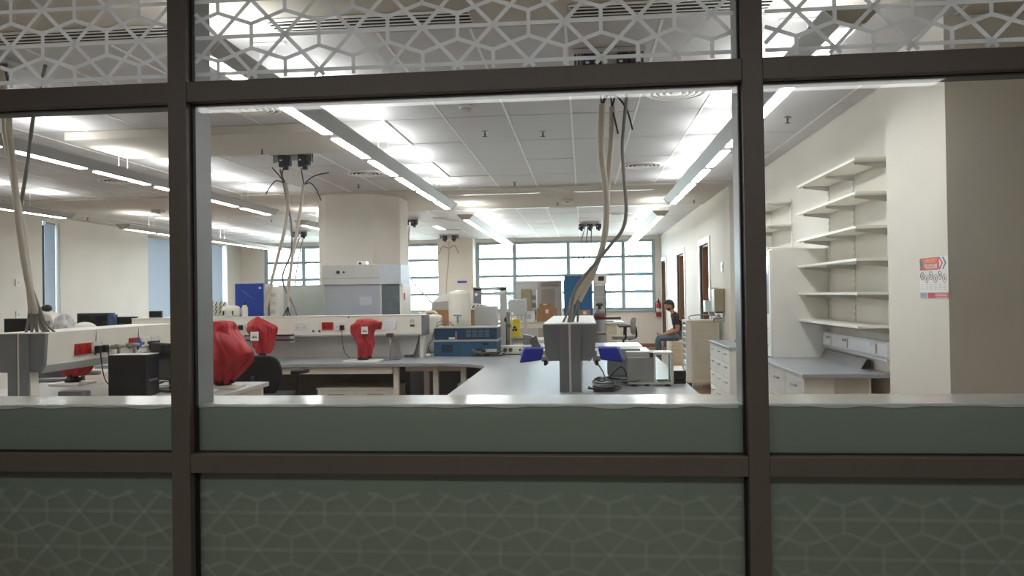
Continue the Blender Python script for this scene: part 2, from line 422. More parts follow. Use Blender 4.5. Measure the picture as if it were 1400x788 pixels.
for i in range(len(MX)-1):
    a, b = MX[i]+.026, MX[i+1]-.026
    for z0, z1 in RAILS:
        B(a, b, 1.997, 2.024, z0, z1).build('rail', FRAME, G, bevel=.002)
        if z0 > 2: B(a+.001, b-.001, 2.036, 2.135, z0+.01, z1-.005).build('rail_inner', mat('shaded_inner_frame', (104, 108, 112), .5, metal=.2), G, bevel=.003)  # darker copy of the inner frame grey, underside shade put into the colour
        B(a, b, 2.022, 2.0365, z0+.001 if z0 < 2 else z0-.003, z1+.003).build('gasket', GASK, G)
    for k, (z0, z1) in enumerate(PZ):
        p = B(a, b, 2.027, 2.033, z0, z1).build('glass_pane', GLASS, G)
        if k == 2: lattice(a+.008, b-.008, z0+.006, z1-.006, 2.0265, .0105, .0006, (-.61, -.648, -.61, -.588)[i+1]).build('lattice_film', FILM, p)
        if k == 0: lattice(a+.008, b-.008, z0+.006, z1-.05, 2.0265, .011, .0006, (-.61, -.648, -.61, -.588)[i+1], 1.015).build('lattice_film', FILMD, p)
wfm = MB()
wfm.box(-10.6, MX[0]-.04, 2.0, 2.25, 0, CZ+.3); wfm.box(MX[-1]+.04, 4.2, 2.0, 2.25, 0, CZ+.3); wfm.box(MX[0]-.04, MX[-1]+.04, 2.0, 2.25, 3.06, CZ+.3)
wfm.box(MX[0], MX[-1], 2.14, 2.23, 0, 1.27)
wf = struct('wall_front', wfm, WALL, 'low cream wall behind the glass screen')
si = MB(); si.box(MX[0]+.03, MX[-1]-.03, 2.137, 2.247, 1.271, 1.306)
for i in range(3): si.box(MX[i]+.028, MX[i+1]-.028, 2.0605, 2.1372, 1.271, 1.306)
si.build('window_sill', SILL, wf)
for i in range(3):
    B(MX[i]+.028, MX[i+1]-.028, 2.042, 2.06, .01, 1.3045).build('spandrel_panel', SPAN, wf)
    # ragged sealant bead under the sill edge
    m = MB(); r_ = random.Random(i+3); x = MX[i]+.03; pts = []
    while x < MX[i+1]-.03:
        pts.append((x, 1.3045-(.002+abs(noise.noise((x*7, i, 0)))*.014))); x += .02
    m.prism([(pts[0][0], 1.3065)]+pts+[(pts[-1][0], 1.3065)], 2.038, 2.0425, 'y'); m.build('sealant_bead', GREYL, wf)

# ================================================================ CEILING FITTINGS
def luminaire(x, y0, y1, label, n=7):
    t = thing('linear_luminaire', label, 'ceiling light', (x, y0, 2.93), group='suspended linear luminaires'); L = y1-y0
    prof = [(-.055, 0), (.055, 0), (.135, .075), (.135, .085), (-.135, .085), (-.135, .075)]
    MB().prism([(p[0], p[1]) for p in prof], 0.02, L-.02, 'y').build('housing', LAMPB, t)
    e = [(-.06, -.004), (.06, -.004), (.14, .074), (.14, .09), (-.14, .09), (-.14, .074)]
    for a in (0, L-.02): MB().prism(e, a, a+.02, 'y').build('end_cap', BEIGEM, t)
    s = L/n
    for i in range(n):
        B(-.038, .038, s*i+.1, s*(i+1)-.1, -.006, .002).build('diffuser', DIFF, t)
        B(-.085, .085, s*i+.28, s*(i+1)-.28, .086, .092).build('uplight', UPL, t)
    for q in (.12, .5, .88):
        m = MB(); m.cyl((-.05, L*q, .085), (-.05, L*q, .352), .003, n=6); m.cyl((.05, L*q, .085), (.05, L*q, .352), .003, n=6)
        m.box(-.12, .12, L*q-.012, L*q+.012, .345, .354); m.build('suspension', GRID, t)
luminaire(1.36, 3.96, 11.75, 'long linear ceiling light on the right, nearest the wall shelves')
luminaire(-2.05, 3.96, 11.70, 'long linear ceiling light left of the central hanging conduits')
luminaire(-4.97, 3.96, 11.90, 'long linear ceiling light running behind the left mullion')
luminaire(-8.25, 3.96, 11.66, 'linear ceiling light at the far left edge')
luminaire(1.36, 13.45, 21.4, 'short-looking linear ceiling light above the seated person')
luminaire(-2.04, 13.3, 21.3, 'distant linear ceiling light right of the far pier')
luminaire(-5.1, 13.6, 21.4, 'distant linear ceiling light just left of the column')
luminaire(-8.48, 13.5, 21.4, 'distant linear ceiling light over the blue-grey blinds')
def diffuser(x, y, label, r=.26):
    t = thing('round_diffuser', label, 'air vent', (x, y, CZ), group='round ceiling air diffusers')
    MB().lathe([(r, 0), (r, -.012), (r*.88, -.018), (r*.86, -.004), (r, 0)], n=28, cap=False).build('outer_ring', GRID, t)
    for k, q in enumerate((.68, .48, .28)):
        MB().lathe([(r*q, -.006), (r*(q+.09), -.012-.003*k), (r*(q+.085), -.016-.003*k), (r*(q-.01), -.01), (r*q, -.006)], n=24, cap=False).build('cone', GRID, t)
    MB().lathe([(r*.83, -.001), (r*.83, -.005)], n=24).build('throat', VOID, t)
    MB().lathe([(.001, -.024), (r*.16, -.022), (r*.14, -.012)], n=16).build('core', GRID, t)
diffuser(.81, 6.55, 'round air diffuser beside the top of the hanging conduits')
diffuser(.80, 10.25, 'round air diffuser right of the grey hanging cable')
diffuser(-2.9, 6.55, 'round air diffuser left of the long light, near the top rail')
diffuser(-2.93, 10.25, 'round air diffuser in front of the thick column')
diffuser(-6.5, 10.24, 'round air diffuser between the two left lights')
diffuser(.81, 16.47, 'small distant round air diffuser behind the conduits', .24)
diffuser(1.8, 20.4, 'tiny round air diffuser near the far right corner', .2)
diffuser(-3.0, 16.5, 'distant round air diffuser right of the column', .24)
def linear_vent(x0, x1, y, label, z=CZ, n=4, wd=.22):
    t = thing('slot_diffuser', label, 'air vent', ((x0+x1)/2, y, z), group='linear slot air diffusers'); h = (x1-x0)/2
    B(-h, h, -wd/2, wd/2, -.004, 0).build('backing', VOID, t)
    for k in range(n+1):
        yy = -wd/2+wd*k/n
        B(-h-.01, h+.01, yy-(.02 if k in (0, n) else .009), yy+(.02 if k in (0, n) else .009), -.007, -.003).build('slat', GRID, t)
linear_vent(-1.9, -.66, 4.6, 'slot air diffuser behind the lattice, left of the conduit tops')
linear_vent(-.05, 1.12, 4.6, 'slot air diffuser behind the lattice, near the right mullion')
linear_vent(-3.9, -2.55, 4.6, 'slot air diffuser behind the lattice in the left bay')
linear_vent(-5.06, -2.4, 8.39, 'long slot air diffuser above the blue connector pod', n=2, wd=.14)
def slot(x0, x1, y, label, z=CZ-.02):
    t = thing('slot_vent', label, 'air vent', ((x0+x1)/2, y, z), group='narrow bright ceiling slots'); h = (x1-x0)/2
    B(-h, h, -.05, .05, -.006, 0).build('frame', GRID, t)
    B(-h+.02, h-.02, -.025, .025, -.009, -.005).build('blade', ALU, t)
slot(-2.2, -.68, 12.58, 'narrow metal slot vent on the plaster band, left one of near row')
slot(-.12, 1.15, 12.55, 'narrow metal slot vent on the plaster band, right one of near row')
slot(-2.9, -.62, 14.75, 'narrow metal slot vent at back of the plaster band, left')
slot(-.1, 1.18, 14.75, 'narrow metal slot vent at back of the plaster band, right')
SPL = [(-.985, 7.85, 'right of the smoke detector'), (-.393, 7.95, 'between the detector and the hanging conduits'), (2.01, 7.7, 'above the wall shelves'), (-3.33, 11.24, 'above the thick column'),
       (-.44, 14.0, 'on the plaster band behind the square speaker'), (1.2, 17.4, 'near the far right light'), (-1.0, 11.47, 'in the tile row before the plaster band'), (2.03, 14.2, 'near the doors on the right'),
       (-9.85, 14.5, 'above the broad cream wall panel'), (-3.41, 7.95, 'under the soffit above the blue connectors'), (-6.63, 15.9, 'far left behind the column')]
for x, y, p in SPL:
    z = 3.205 if (x, y) == (-3.41, 7.95) else CZ-.02 if 12 < y < 14.85 else CZ
    t = thing('sprinkler', 'small ceiling sprinkler head '+p, 'sprinkler', (x, y, z), group='ceiling sprinkler heads')
    MB().lathe([(.035, 0), (.035, -.006), (.012, -.01)], n=14).build('escutcheon', STEEL, t)
    MB().cyl((0, 0, -.008), (0, 0, -.05), .009, n=8).build('stem', GREYD, t)
    MB().lathe([(.004, -.05), (.026, -.052), (.026, -.055), (.004, -.056)], n=12).build('deflector', GREYD, t)
t = thing('smoke_detector', 'white round smoke detector on the ceiling near the top rail', 'detector', (-1.015, 6.756, CZ))
MB().lathe([(.06, 0), (.06, -.02), (.05, -.03)], n=20).build('base', GRID, t); MB().lathe([(.045, -.028), (.045, -.05), (.03, -.062), (.002, -.064)], n=20).build('chamber', GREYL, t)
for x, y, p in ((-.25, 13.59, 'before the window wall'), (-7.84, 13.6, 'left of the left mullion')):
    t = thing('ceiling_sounder', 'square grey ceiling device on the plaster band '+p, 'detector', (x, y, CZ-.02))
    B(-.09, .09, -.09, .09, -.05, 0).build('housing', GREYL, t, bevel=.01); MB().lathe([(.05, -.05), (.045, -.062), (.002, -.063)], n=16).build('grille', GREYCAP, t)
def pod(x, y, label, n=2, w_=.5, z=CZ):
    t = thing('service_pod', label, 'connector pod', (x, y, z), group='ceiling service pods')
    B(-w_/2, w_/2, -.1, .1, -.03, 0).build('ceiling_plate', GREYL, t, bevel=.004)
    B(-w_/2+.05, w_/2-.05, -.02, .02, -.09, -.03).build('bracket', GREYL, t)
    for k in range(n):
        cx = (k-(n-1)/2)*(.46*w_)
        p = MB(); p.box(cx-.06, cx+.02, -.08, -.01, -.17, -.03); p.box(cx+.01, cx+.065, -.06, .02, -.15, -.03); p.box(cx-.02, cx+.035, -.05, 0, -.2, -.14)
        p.build('plug_connector', NAVY, t, bevel=.008)
        MB().box(cx-.045, cx-.02, -.0815, -.08, -.1, -.085).build('plug_label', PAPER, t)
    for sx in (-1, 1):
        g = MB()
        for q in range(4): g.cyl((sx*(w_/2-.02-q*.024), -.07, -.03), (sx*(w_/2-.02-q*.024), -.07, -.1-.008*(3-q)), .009, n=8)
        g.build('cable_glands', GREYD, t)
    return t
pod(.2, 5.4, 'ceiling connector pod behind the lattice above the central conduits')
pod(-4.2, 5.05, 'dark blue ceiling connector pod behind the lattice in the left bay')
pod(-3.32, 8.68, 'ceiling pod with two dark blue connectors in front of the column')
pod(-7.1, 18.8, 'distant dark connector pod above the left part of window wall', w_=.45)
pod(-3.66, 21.0, 'distant connector pod in front of the far square pier', w_=.55)
pod(.18, 18.4, 'distant connector pod with three connectors before the window', n=3, w_=.45)
pod(-3.72, 16.4, 'distant connector pod half hidden by the right edge of column', w_=.4)

def conduit(pts, r, m, label, Y=None, ridges=.07, k=6, wires=(), group='hanging service conduits', tail=None, tdx=-.03):
    P = [(p[0], Y+(p[2] if len(p) > 2 else 0), p[1]) for p in pts]
    t = thing('hanging_conduit', label, 'conduit', (P[-1][0], P[-1][1], P[-1][2]), group=group)
    o = Vector(P[-1]); L = [tuple(Vector(p)-o) for p in P]
    MB().tube(L, r, 10, 26 if ridges else k, ridges).build('sleeve', m, t)
    for wpts in wires:
        MB().tube([(p[0]-o.x, Y-o.y+(p[2] if len(p) > 2 else 0), p[1]-o.z) for p in wpts], .007, 6, 4).build('loose_wire', CABD, t)
    if tail:
        for q in range(tail):
            dx = (q-(tail-1)/2)*.022
            MB().tube([(dx*.4, .006*q-.01, .04), (dx*.9+tdx*.5, .004*q-.01, -(P[-1][2]-1.392)*.5), (dx*1.7+tdx, .006*q-.01, -(P[-1][2]-1.390))], .009, 6, 4).build('core_wire', CABG, t)
    return t
conduit([(.16, 3.0), (.15, 2.8), (.15, 2.61), (.17, 2.42), (.18, 2.2), (.155, 1.98), (.09, 1.8), (-.01, 1.66), (-.085, 1.53)], .024, COND, 'leftmost beige corrugated conduit hanging over the central spine', 5.7,
        wires=[[(.16, 2.99), (.14, 3.1), (.1, 3.29)], [(.16, 2.99), (.2, 3.1), (.24, 3.2), (.3, 3.28)], [(.16, 2.98), (.2, 3.06), (.27, 3.05), (.34, 2.95), (.38, 2.8)]], tail=3)
conduit([(.235, 2.99, .06), (.23, 2.79, .06), (.21, 2.58, .06), (.19, 2.36, .06), (.18, 2.15, .06), (.15, 1.96, .06), (.08, 1.76, .06), (.02, 1.645, .05), (-.035, 1.545, .02)], .022, COND, 'second beige corrugated conduit hanging over the central spine', 5.7,
        wires=[[(.235, 2.98, .06), (.22, 3.1), (.2, 3.28)], [(.235, 2.98, .06), (.27, 3.12), (.33, 3.28)], [(.235, 2.97, .06), (.25, 2.9, .03), (.275, 2.78, .02)]], tail=2)
conduit([(.36, 3.28), (.33, 2.98), (.31, 2.79), (.3, 2.66), (.31, 2.41), (.32, 2.2), (.29, 2.06), (.21, 1.96), (.1, 1.83), (.02, 1.74), (-.07, 1.6), (-.1, 1.386)], .0135, CABG, 'thin grey cable hanging right of the two central conduits', 5.64, ridges=0)
conduit([(-4.1, 3.2), (-3.98, 2.91), (-3.95, 2.73), (-3.91, 2.52), (-3.88, 2.32), (-3.84, 2.12), (-3.81, 1.92), (-3.785, 1.66), (-3.775, 1.52)], .022, COND, 'leftmost beige corrugated conduit at the left edge', 4.95, tail=3, tdx=.0)
conduit([(-3.95, 3.2, -.05), (-3.9, 2.92, -.05), (-3.89, 2.75, -.05), (-3.86, 2.52, -.05), (-3.84, 2.27, -.05), (-3.8, 1.97, -.05), (-3.765, 1.72, -.04), (-3.745, 1.52)], .022, COND, 'second beige corrugated conduit at the left edge', 4.95, tail=5, tdx=.05)
conduit([(-3.7, 3.25, .06), (-3.79, 2.91, .06), (-3.82, 2.72, .06), (-3.85, 2.52, .06), (-3.9, 2.22, .06), (-3.9, 2.02, .06), (-3.87, 1.82, .06), (-3.8, 1.64, .06), (-3.74, 1.51, .04), (-3.68, 1.386)], .013, CABG, 'thin grey cable looping beside the left conduits', 4.95, ridges=0)
hk = [[(-3.42, 2.93), (-3.46, 3.02), (-3.44, 3.12)], [(-3.42, 2.93), (-3.53, 2.965), (-3.61, 2.89), (-3.66, 2.81)], [(-3.42, 2.93), (-3.5, 3.03), (-3.58, 3.12)]]
conduit([(-3.42, 2.94), (-3.395, 2.72), (-3.43, 2.43), (-3.51, 2.13), (-3.59, 1.84), (-3.66, 1.54), (-3.68, 1.47)], .019, COND, 'pale conduit leaning left in front of the blue panel', 8.62, .04, wires=hk)
conduit([(-3.2, 2.92), (-3.245, 2.63), (-3.3, 2.34), (-3.36, 2.0), (-3.4, 1.67), (-3.41, 1.5)], .018, COND, 'pale conduit in front of the white partition panel', 8.62, .04,
        wires=[[(-3.2, 2.91), (-3.22, 3.02), (-3.23, 3.1)], [(-3.2, 2.91), (-3.11, 2.99), (-3.01, 3.025), (-2.9, 3.04)], [(-3.19, 2.91), (-3.13, 2.93), (-3.06, 2.86), (-3.0, 2.72)], [(-3.41, 1.5), (-3.44, 1.44), (-3.47, 1.386)], [(-3.41, 1.5), (-3.4, 1.44), (-3.38, 1.386)], [(-3.41, 1.5), (-3.42, 1.44), (-3.42, 1.386)]])
conduit([(-3.5, 3.1), (-3.47, 2.98), (-3.42, 2.72), (-3.37, 2.43), (-3.38, 2.13), (-3.48, 1.88), (-3.46, 1.71), (-3.39, 1.58), (-3.31, 1.386)], .011, CABG, 'thin grey cable curving between the two pale conduits', 8.66, 0)
conduit([(-7.08, 3.1), (-7.25, 2.6), (-7.4, 2.0), (-7.55, 1.2), (-7.6, .03)], .018, COND, 'distant pale conduit before the left window', 18.7, 0)
conduit([(-7.0, 3.1), (-7.12, 2.6), (-7.22, 2.0), (-7.3, 1.2), (-7.3, .03)], .018, COND, 'second distant pale conduit before the left window', 18.75, 0)
conduit([(-3.72, 3.1), (-3.74, 2.8), (-3.76, 2.2), (-3.65, 1.9), (-3.3, 1.5), (-3.2, 1.3), (-3.1, .03)], .016, COND, 'pale conduit swinging right of the column', 16.3, 0)
conduit([(-3.66, 3.1), (-3.66, 2.9), (-3.7, 2.4), (-3.75, 1.8), (-3.75, .03)], .016, COND, 'thin white conduit before the far square pier', 20.9, 0, wires=[[(-3.66, 2.9), (-3.85, 2.95), (-3.95, 2.75)], [(-3.66, 2.9), (-3.5, 2.97), (-3.4, 2.75)]])
for q, (dx, zb) in enumerate(((-.18, 2.0), (-.06, 2.0), (.06, 2.2))):
    conduit([(.18+dx*.6, 3.22), (.14+dx, 2.8), (.08+dx, 2.4), (.1+dx, zb)], .012, CABG, ('left', 'middle', 'right')[q]+' one of three thin cables hanging before the far window', 18.35, 0)

# ================================================================ BENCHES
BZ = .91
# continuous worktop: central island + curved return + cross bench
fil = []
cx, cy, r = -1.45, 7.27, .49           # concave fillet between island left edge and cross-bench front
for i in range(13):
    a = PI/2*i/12
    fil.append((cx+r*math.cos(a), cy+r*math.sin(a)))
poly = [(-.955, 4.95), (.775, 4.95), (.775, 9.8), (-1.8, 9.8), (-1.8, 8.64), (-5.2, 8.64), (-5.2, 7.74)]+[(-1.47, 7.76)]
poly = [(-.955, 4.95), (.775, 4.95), (.775, 9.8), (-1.8, 9.8), (-1.8, 8.64), (-5.2, 8.64), (-5.2, 7.74), (-1.75, 7.76)]+[(p[0]+.005, p[1]) for p in fil[::-1]]
def bench(label, legs, aprons, h=BZ-.036, top=None, topm=None):
    t = thing('lab_bench', label, 'bench')
    if top: B(*top, h+.001, h+.036).build('worktop', topm or GREYTOP, t, bevel=.004)
    for x, y in legs: B(x-.028, x+.028, y-.028, y+.028, 0, h).build('leg', CREAM, t, bevel=.003)
    for a in aprons: B(*a, h-.075, h-.002).build('apron', CREAM, t, bevel=.003)
    return t
t = bench('large grey lab bench, central island curving into the cross bench', [(-.85, 5.05), (.68, 5.05), (-.85, 7.1), (.68, 7.1), (.68, 9.3), (-.85, 9.3),
          (-1.95, 7.86), (-1.55, 7.95), (-1.72, 8.3), (-1.25, 7.9), (-5.1, 7.9), (-3.6, 7.9), (-5.1, 8.5), (-3.4, 8.5)],
          [(-.9, -.87, 5.1, 7.05), (.70, .73, 5.1, 9.3), (-.8, .6, 9.3, 9.33), (-5.05, -3.65, 7.8, 7.83), (-3.55, -1.98, 7.8, 7.83), (-1.9, -1.3, 8.05, 8.08)])
MB().prism(poly, BZ-.035, BZ, 'z').build('worktop', GREYTOP, t, bevel=.004)
B(-5.0, -1.95, 8.46, 8.49, .02, BZ-.04).build('modesty_panel', GREYD, t); B(-2.4, -.9, 9.2, 9.23, .02, BZ-.04).build('modesty_panel', GREYCAP, t); B(-.93, -.9, 7.2, 9.2, .02, BZ-.04).build('modesty_panel', GREYCAP, t)
# under-bench cupboard
def cupboard(name, label, x0, x1, y0, y1, h, nd, m=WHITE, handle=STEEL, drawers=1, face='y', plinth=.06):
    t = thing(name, label, 'cabinet', ((x0+x1)/2, (y0+y1)/2, 0)); ax, ay = (x1-x0)/2, (y1-y0)/2
    B(-ax, ax, -ay, ay, plinth, h).build('body', m, t, bevel=.003)
    B(-ax+.02, ax-.02, -ay+.03, ay-.02, 0, plinth).build('plinth', GREYD, t)
    return t, ax, ay
t, ax, ay = cupboard('low_cupboard', 'low cream drawer cupboard under the cross bench', -2.83, -1.99, 7.95, 8.42, .62, 2)
B(-ax-.01, ax+.01, -ay-.015, ay, .62, .64).build('top', CREAM, t, bevel=.003)
for k in range(2):
    x = -ax+k*ax
    d = B(x+.006, x+ax-.006, -ay-.018, -ay, .44, .605).build('drawer', WHITE, t, bevel=.003); B(x+.12, x+ax-.12, -ay-.03, -ay-.018, .56, .575).build('handle', STEEL, d)
    d = B(x+.006, x+ax-.006, -ay-.018, -ay, .08, .43).build('door', WHITE, t, bevel=.003); B(x+.12, x+ax-.12, -ay-.03, -ay-.018, .38, .395).build('handle', STEEL, d)
t, ax, ay = cupboard('pedestal', 'cream pedestal cupboard glimpsed under the curved bench return', -1.35, -.99, 8.1, 8.6, .66, 1)
B(-ax, ax, -ay-.016, -ay, .08, .65).build('door', WHITE, t, bevel=.003)

# left island bench
bench('pale left island bench carrying the black computer', [(-2.66, 6.08), (-4.5, 6.08), (-2.66, 4.6), (-4.5, 4.6)],
      [(-2.65, -2.63, 4.65, 6.05), (-4.53, -4.51, 4.65, 6.05), (-4.45, -2.72, 6.09, 6.12)], top=(-4.6, -2.6, 4.45, 6.15), topm=mat('pale_worktop', (198, 196, 194), .3, var=.04))

# ---------------------------------------------------------------- service spines
def socket(parent, pos, w_, h, m, normal, holes=2):
    """socket plate with rockers; normal = 'x' (faces +x) or 'y' (faces -y)"""
    x, y, z = pos; g = MB()
    if normal == 'x':
        p = B(x, x+.012, y, y+w_, z, z+h).build('socket_plate', m, parent, bevel=.002)
        for k in range(holes):
            yy = y+w_*(k+.5)/holes; B(x+.012, x+.016, yy-.01, yy+.01, z+h*.62, z+h*.85).build('rocker_switch', m, p)
            MB().box(x+.0118, x+.0126, yy-.016, yy+.016, z+h*.2, z+h*.5).build('socket_holes', GREYD if m is PLATE else mat('deep_red', (110, 14, 16), .4), p)
    else:
        p = B(x, x+w_, y-.012, y, z, z+h).build('socket_plate', m, parent, bevel=.002)
        for k in range(holes):
            xx = x+w_*(k+.5)/holes; B(xx-.01, xx+.01, y-.016, y-.012, z+h*.62, z+h*.85).build('rocker_switch', m, p)
            MB().box(xx-.016, xx+.016, y-.0126, y-.0118, z+h*.2, z+h*.5).build('socket_holes', GREYL if m is PLATE else mat('deep_red', (110, 14, 16), .4), p)
    return p
def plug(parent, pos, normal, cord=None):
    x, y, z = pos
    p = (B(x, x+.035, y-.025, y+.025, z-.03, z+.025) if normal == 'x' else B(x-.025, x+.025, y-.035, y, z-.03, z+.025)).build('plug', BLACK, parent, bevel=.008)
    if cord: MB().tube(cord, .004, 6, 4).build('plug_cord', CABB, p)
PROF = [(-.185, 1.385), (-.185, 1.375), (-.168, 1.175), (-.14, 1.13), (.14, 1.13), (.168, 1.175), (.185, 1.375), (.185, 1.385)]
def spine(label, cx, y0, y1):
    t = thing('service_spine', label, 'service spine', (cx, y0, BZ), group='island service spines'); L = y1-y0
    P = [(x, z-BZ) for x, z in PROF]
    MB().prism(P[::-1], .03, L-.03, 'y').build('spine_body', CREAM, t)
    B(-.187, .187, 0, L, 1.383-BZ, 1.392-BZ).build('top_cover', WHITE, t, bevel=.002)
    for s in (-1, 1):   # two flanking wings of the end cap and the raised post with a pale strip
        for ya, yb in ((0, .03), (L-.03, L)):
            q = [(s*.076, 1.384-BZ), (s*.19, 1.384-BZ), (s*.173, 1.18-BZ), (s*.145, 1.128-BZ), (s*.076, 1.128-BZ)]
            MB().prism(q if s < 0 else q[::-1], ya, yb, 'y').build('end_cap', GREYCAP, t)
    for ya in (-.012, L-.078):
        p = MB(); p.box(-.075, -.008, ya, ya+.09, .001, 1.386-BZ); p.box(.008, .075, ya, ya+.09, .001, 1.386-BZ); p.build('post', GREYCAP, t, bevel=.003)
        B(-.0078, .0078, ya+.006, ya+.084, .001, 1.385-BZ).build('post_strip', CREAM, t)
        B(-.02 if False else .0755, .084, ya+.01, ya+.085, .001, 1.128-BZ).build('post_edge', CREAM, t)
    for s in (-1, 1):
        MB().hexa([(s*.136, .03, 1.118-BZ), (s*.172, .03, 1.172-BZ), (s*.172, L-.03, 1.172-BZ), (s*.136, L-.03, 1.118-BZ),
                   (s*.13, .03, 1.132-BZ), (s*.166, .03, 1.184-BZ), (s*.166, L-.03, 1.184-BZ), (s*.13, L-.03, 1.132-BZ)]).build('lower_lip', GREYL, t)
        for q in range(1, 3): B(s*.168, s*.186, L*q/3-.0015, L*q/3+.0015, 1.2-BZ, 1.383-BZ).build('panel_joint', GREYCAP, t)
    return t
spA = spine('grey-ended service spine on the central island under the hanging conduits', -.1, 5.42, 7.35)
spB = spine('grey-ended service spine with red sockets at the left edge', -3.77, 4.82, 6.45)
z = -BZ; oy = -4.82
def sx_(zz): return .168+(.185-.168)*(zz-1.175)/.2
socket(spB, (.174, 5.13+oy, 1.217+z), .18, .08, REDP, 'x'); socket(spB, (.174, 5.33+oy, 1.222+z), .14, .08, PLATE, 'x')
socket(spB, (.174, 5.78+oy, 1.22+z), .145, .08, REDP, 'x'); socket(spB, (.174, 5.935+oy, 1.22+z), .145, .08, PLATE, 'x'); socket(spB, (.174, 6.09+oy, 1.22+z), .15, .08, PLATE, 'x')
plug(spB, (.186, 5.36+oy, 1.245+z), 'x', [(.22, 5.36+oy, 1.23+z), (.23, 5.36+oy, 1.12+z), (.25, 5.38+oy, 1.0+z), (.3, 5.45+oy, .93+z)])
plug(spB, (.186, 5.445+oy, 1.245+z), 'x', [(.22, 5.445+oy, 1.23+z), (.23, 5.46+oy, 1.14+z), (.26, 5.52+oy, 1.08+z)])
for k, y in enumerate((5.56, 5.76)):
    q = MB(); q.cyl((.176, y+oy, 1.245+z), (.25, y+oy, 1.245+z), .017); q.cyl((.235, y+oy, 1.245+z), (.235, y+oy, 1.18+z), .011); q.cyl((.25, y-.06+oy, 1.258+z), (.25, y+.04+oy, 1.25+z), .013)
    q.build('service_tap', mat('beige_tap', (176, 170, 160), .4), spB)
q = MB().cyl((.177, 5.86+oy, 1.25+z), (.225, 5.86+oy, 1.25+z), .03); q.build('blue_plug', mat('mid_blue', (40, 100, 190), .4), spB)
B(.186, .24, 6.05+oy, 6.12+oy, 1.185+z, 1.26+z).build('power_adapter', BLACK, spB, bevel=.006)
# transverse spine
T = thing('service_spine', 'long cream service spine across the back of the microscope bench', 'service spine', (-3.4, 8.5, BZ)); 
z = -BZ; W_ = 3.45
def TB(x0, x1, y0, y1, z0, z1): return B(x0+3.4, x1+3.4, y0-8.5, y1-8.5, z0-BZ, z1-BZ)
TB(-5.2, -1.8, 8.43, 8.7, 1.185, 1.385).build('spine_body', CREAM, T, bevel=.004)
TB(-5.2, -1.8, 8.425, 8.705, 1.385, 1.392).build('top_cover', WHITE, T)
TB(-5.2, -1.8, 8.405, 8.44, 1.165, 1.186).build('lower_lip', GREYL, T, bevel=.003)
TB(-5.2, -1.84, 8.6, 8.63, .001+BZ, 1.185).build('back_panel', mat('pale_grey_panel', (206, 202, 196), .5, var=.03), T)
TB(-1.8, -1.765, 8.42, 8.71, 1.16, 1.39).build('end_cap', GREYCAP, T, bevel=.003)
TB(-1.84, -1.795, 8.5, 8.64, BZ+.001, 1.165).build('post', CREAM, T, bevel=.003)
for x in (-4.4, -3.62, -2.96, -2.3): TB(x-.0015, x+.0015, 8.4285, 8.431, 1.19, 1.385).build('panel_joint', GREYL, T)
def TS(x0, x1, m, n=2): return socket(T, (x0+3.4, 8.43-8.5, 1.235-BZ), x1-x0, .085, m, 'y', n)
TS(-2.94, -2.81, REDP); TS(-2.38, -2.25, REDP); TS(-3.26, -3.1, PLATE); TS(-2.79, -2.66, PLATE); TS(-2.24, -2.08, PLATE); TS(-4.0, -3.86, PLATE); TS(-3.83, -3.77, PLATE, 1)
plug(T, (-2.70+3.4, -.084, 1.262-BZ), 'y', [(.7, -.11, .33), (.71, -.12, .2), (.76, -.2, .08), (.9, -.42, .012)])
plug(T, (-3.88+3.4, -.084, 1.275-BZ), 'y')
for k, zz in enumerate((1.185, 1.135)):
    TB(-3.79, -3.22, 8.3, 8.32, zz-.012, zz+.012).build('hanging_rail', ALU, T)
    TB(-3.79, -3.22, 8.296, 8.301, zz-.009, zz+.004).build('rail_slot', BLACK, T)
for x in (-3.75, -3.27): TB(x-.01, x+.01, 8.31, 8.43, 1.1, 1.2).build('rail_bracket', GREYL, T)
for x in (-3.04, -2.97): MB().cyl((x+3.4, -.068, 1.222-BZ), (x+3.4, -.082, 1.222-BZ), .013, n=10).build('data_port', GREYD, T)
TB(-1.93, -1.88, 8.425, 8.431, 1.3, 1.345).build('label_plate', GREYL, T); TB(-1.93, -1.88, 8.424, 8.431, 1.26, 1.285).build('label_plate', GREYD, T)
MB().cyl((-2.63+3.4, -.066, 1.372-BZ), (-2.63+3.4, -.078, 1.372-BZ), .008, n=8).build('screw', BLACK, T)

# ---------------------------------------------------------------- covered microscopes
def drape(rings, n=40, seed=1, amp=.012, k=7):
    """rings: (z, cx, cy, rx, ry) from bottom to top; soft pleats run down, creases across"""
    R = cat([(a, b, c_, 0) [:3] for a, b, c_, d, e in rings], k); Q = cat([(d, e, 0) for a, b, c_, d, e in rings], k)
    out = []
    zs = [p.x for p in R]; z0, z1 = min(zs), max(zs)
    for p, q in zip(R, Q):
        h = (p.x-z0)/max(1e-6, z1-z0); ring = []
        for i in range(n):
            a = 2*PI*i/n
            f = noise.noise((math.cos(a)*1.6+seed*7, math.sin(a)*1.6, p.x*5))*2.2+abs(noise.noise((math.cos(a)*3.2+seed, math.sin(a)*3.2+h*1.5, seed*3)))*2.4-1.0
            f += 1.6*abs(noise.noise((math.cos(a)*2.1+seed*3+p.x*6, math.sin(a)*2.1-p.x*5, p.x*3)))-.5*abs(noise.noise((math.cos(a)*5, math.sin(a)*5, p.x*14+seed)))
            d = 1+amp*f/max(.03, (q.x+q.y)/2)*min(1, (1.04-h)*5)
            ring.append((p.y+max(.004, q.x)*d*math.cos(a), p.z+max(.004, q.y)*d*math.sin(a), p.x))
        out.append(ring)
    return MB().ring_loft(out)
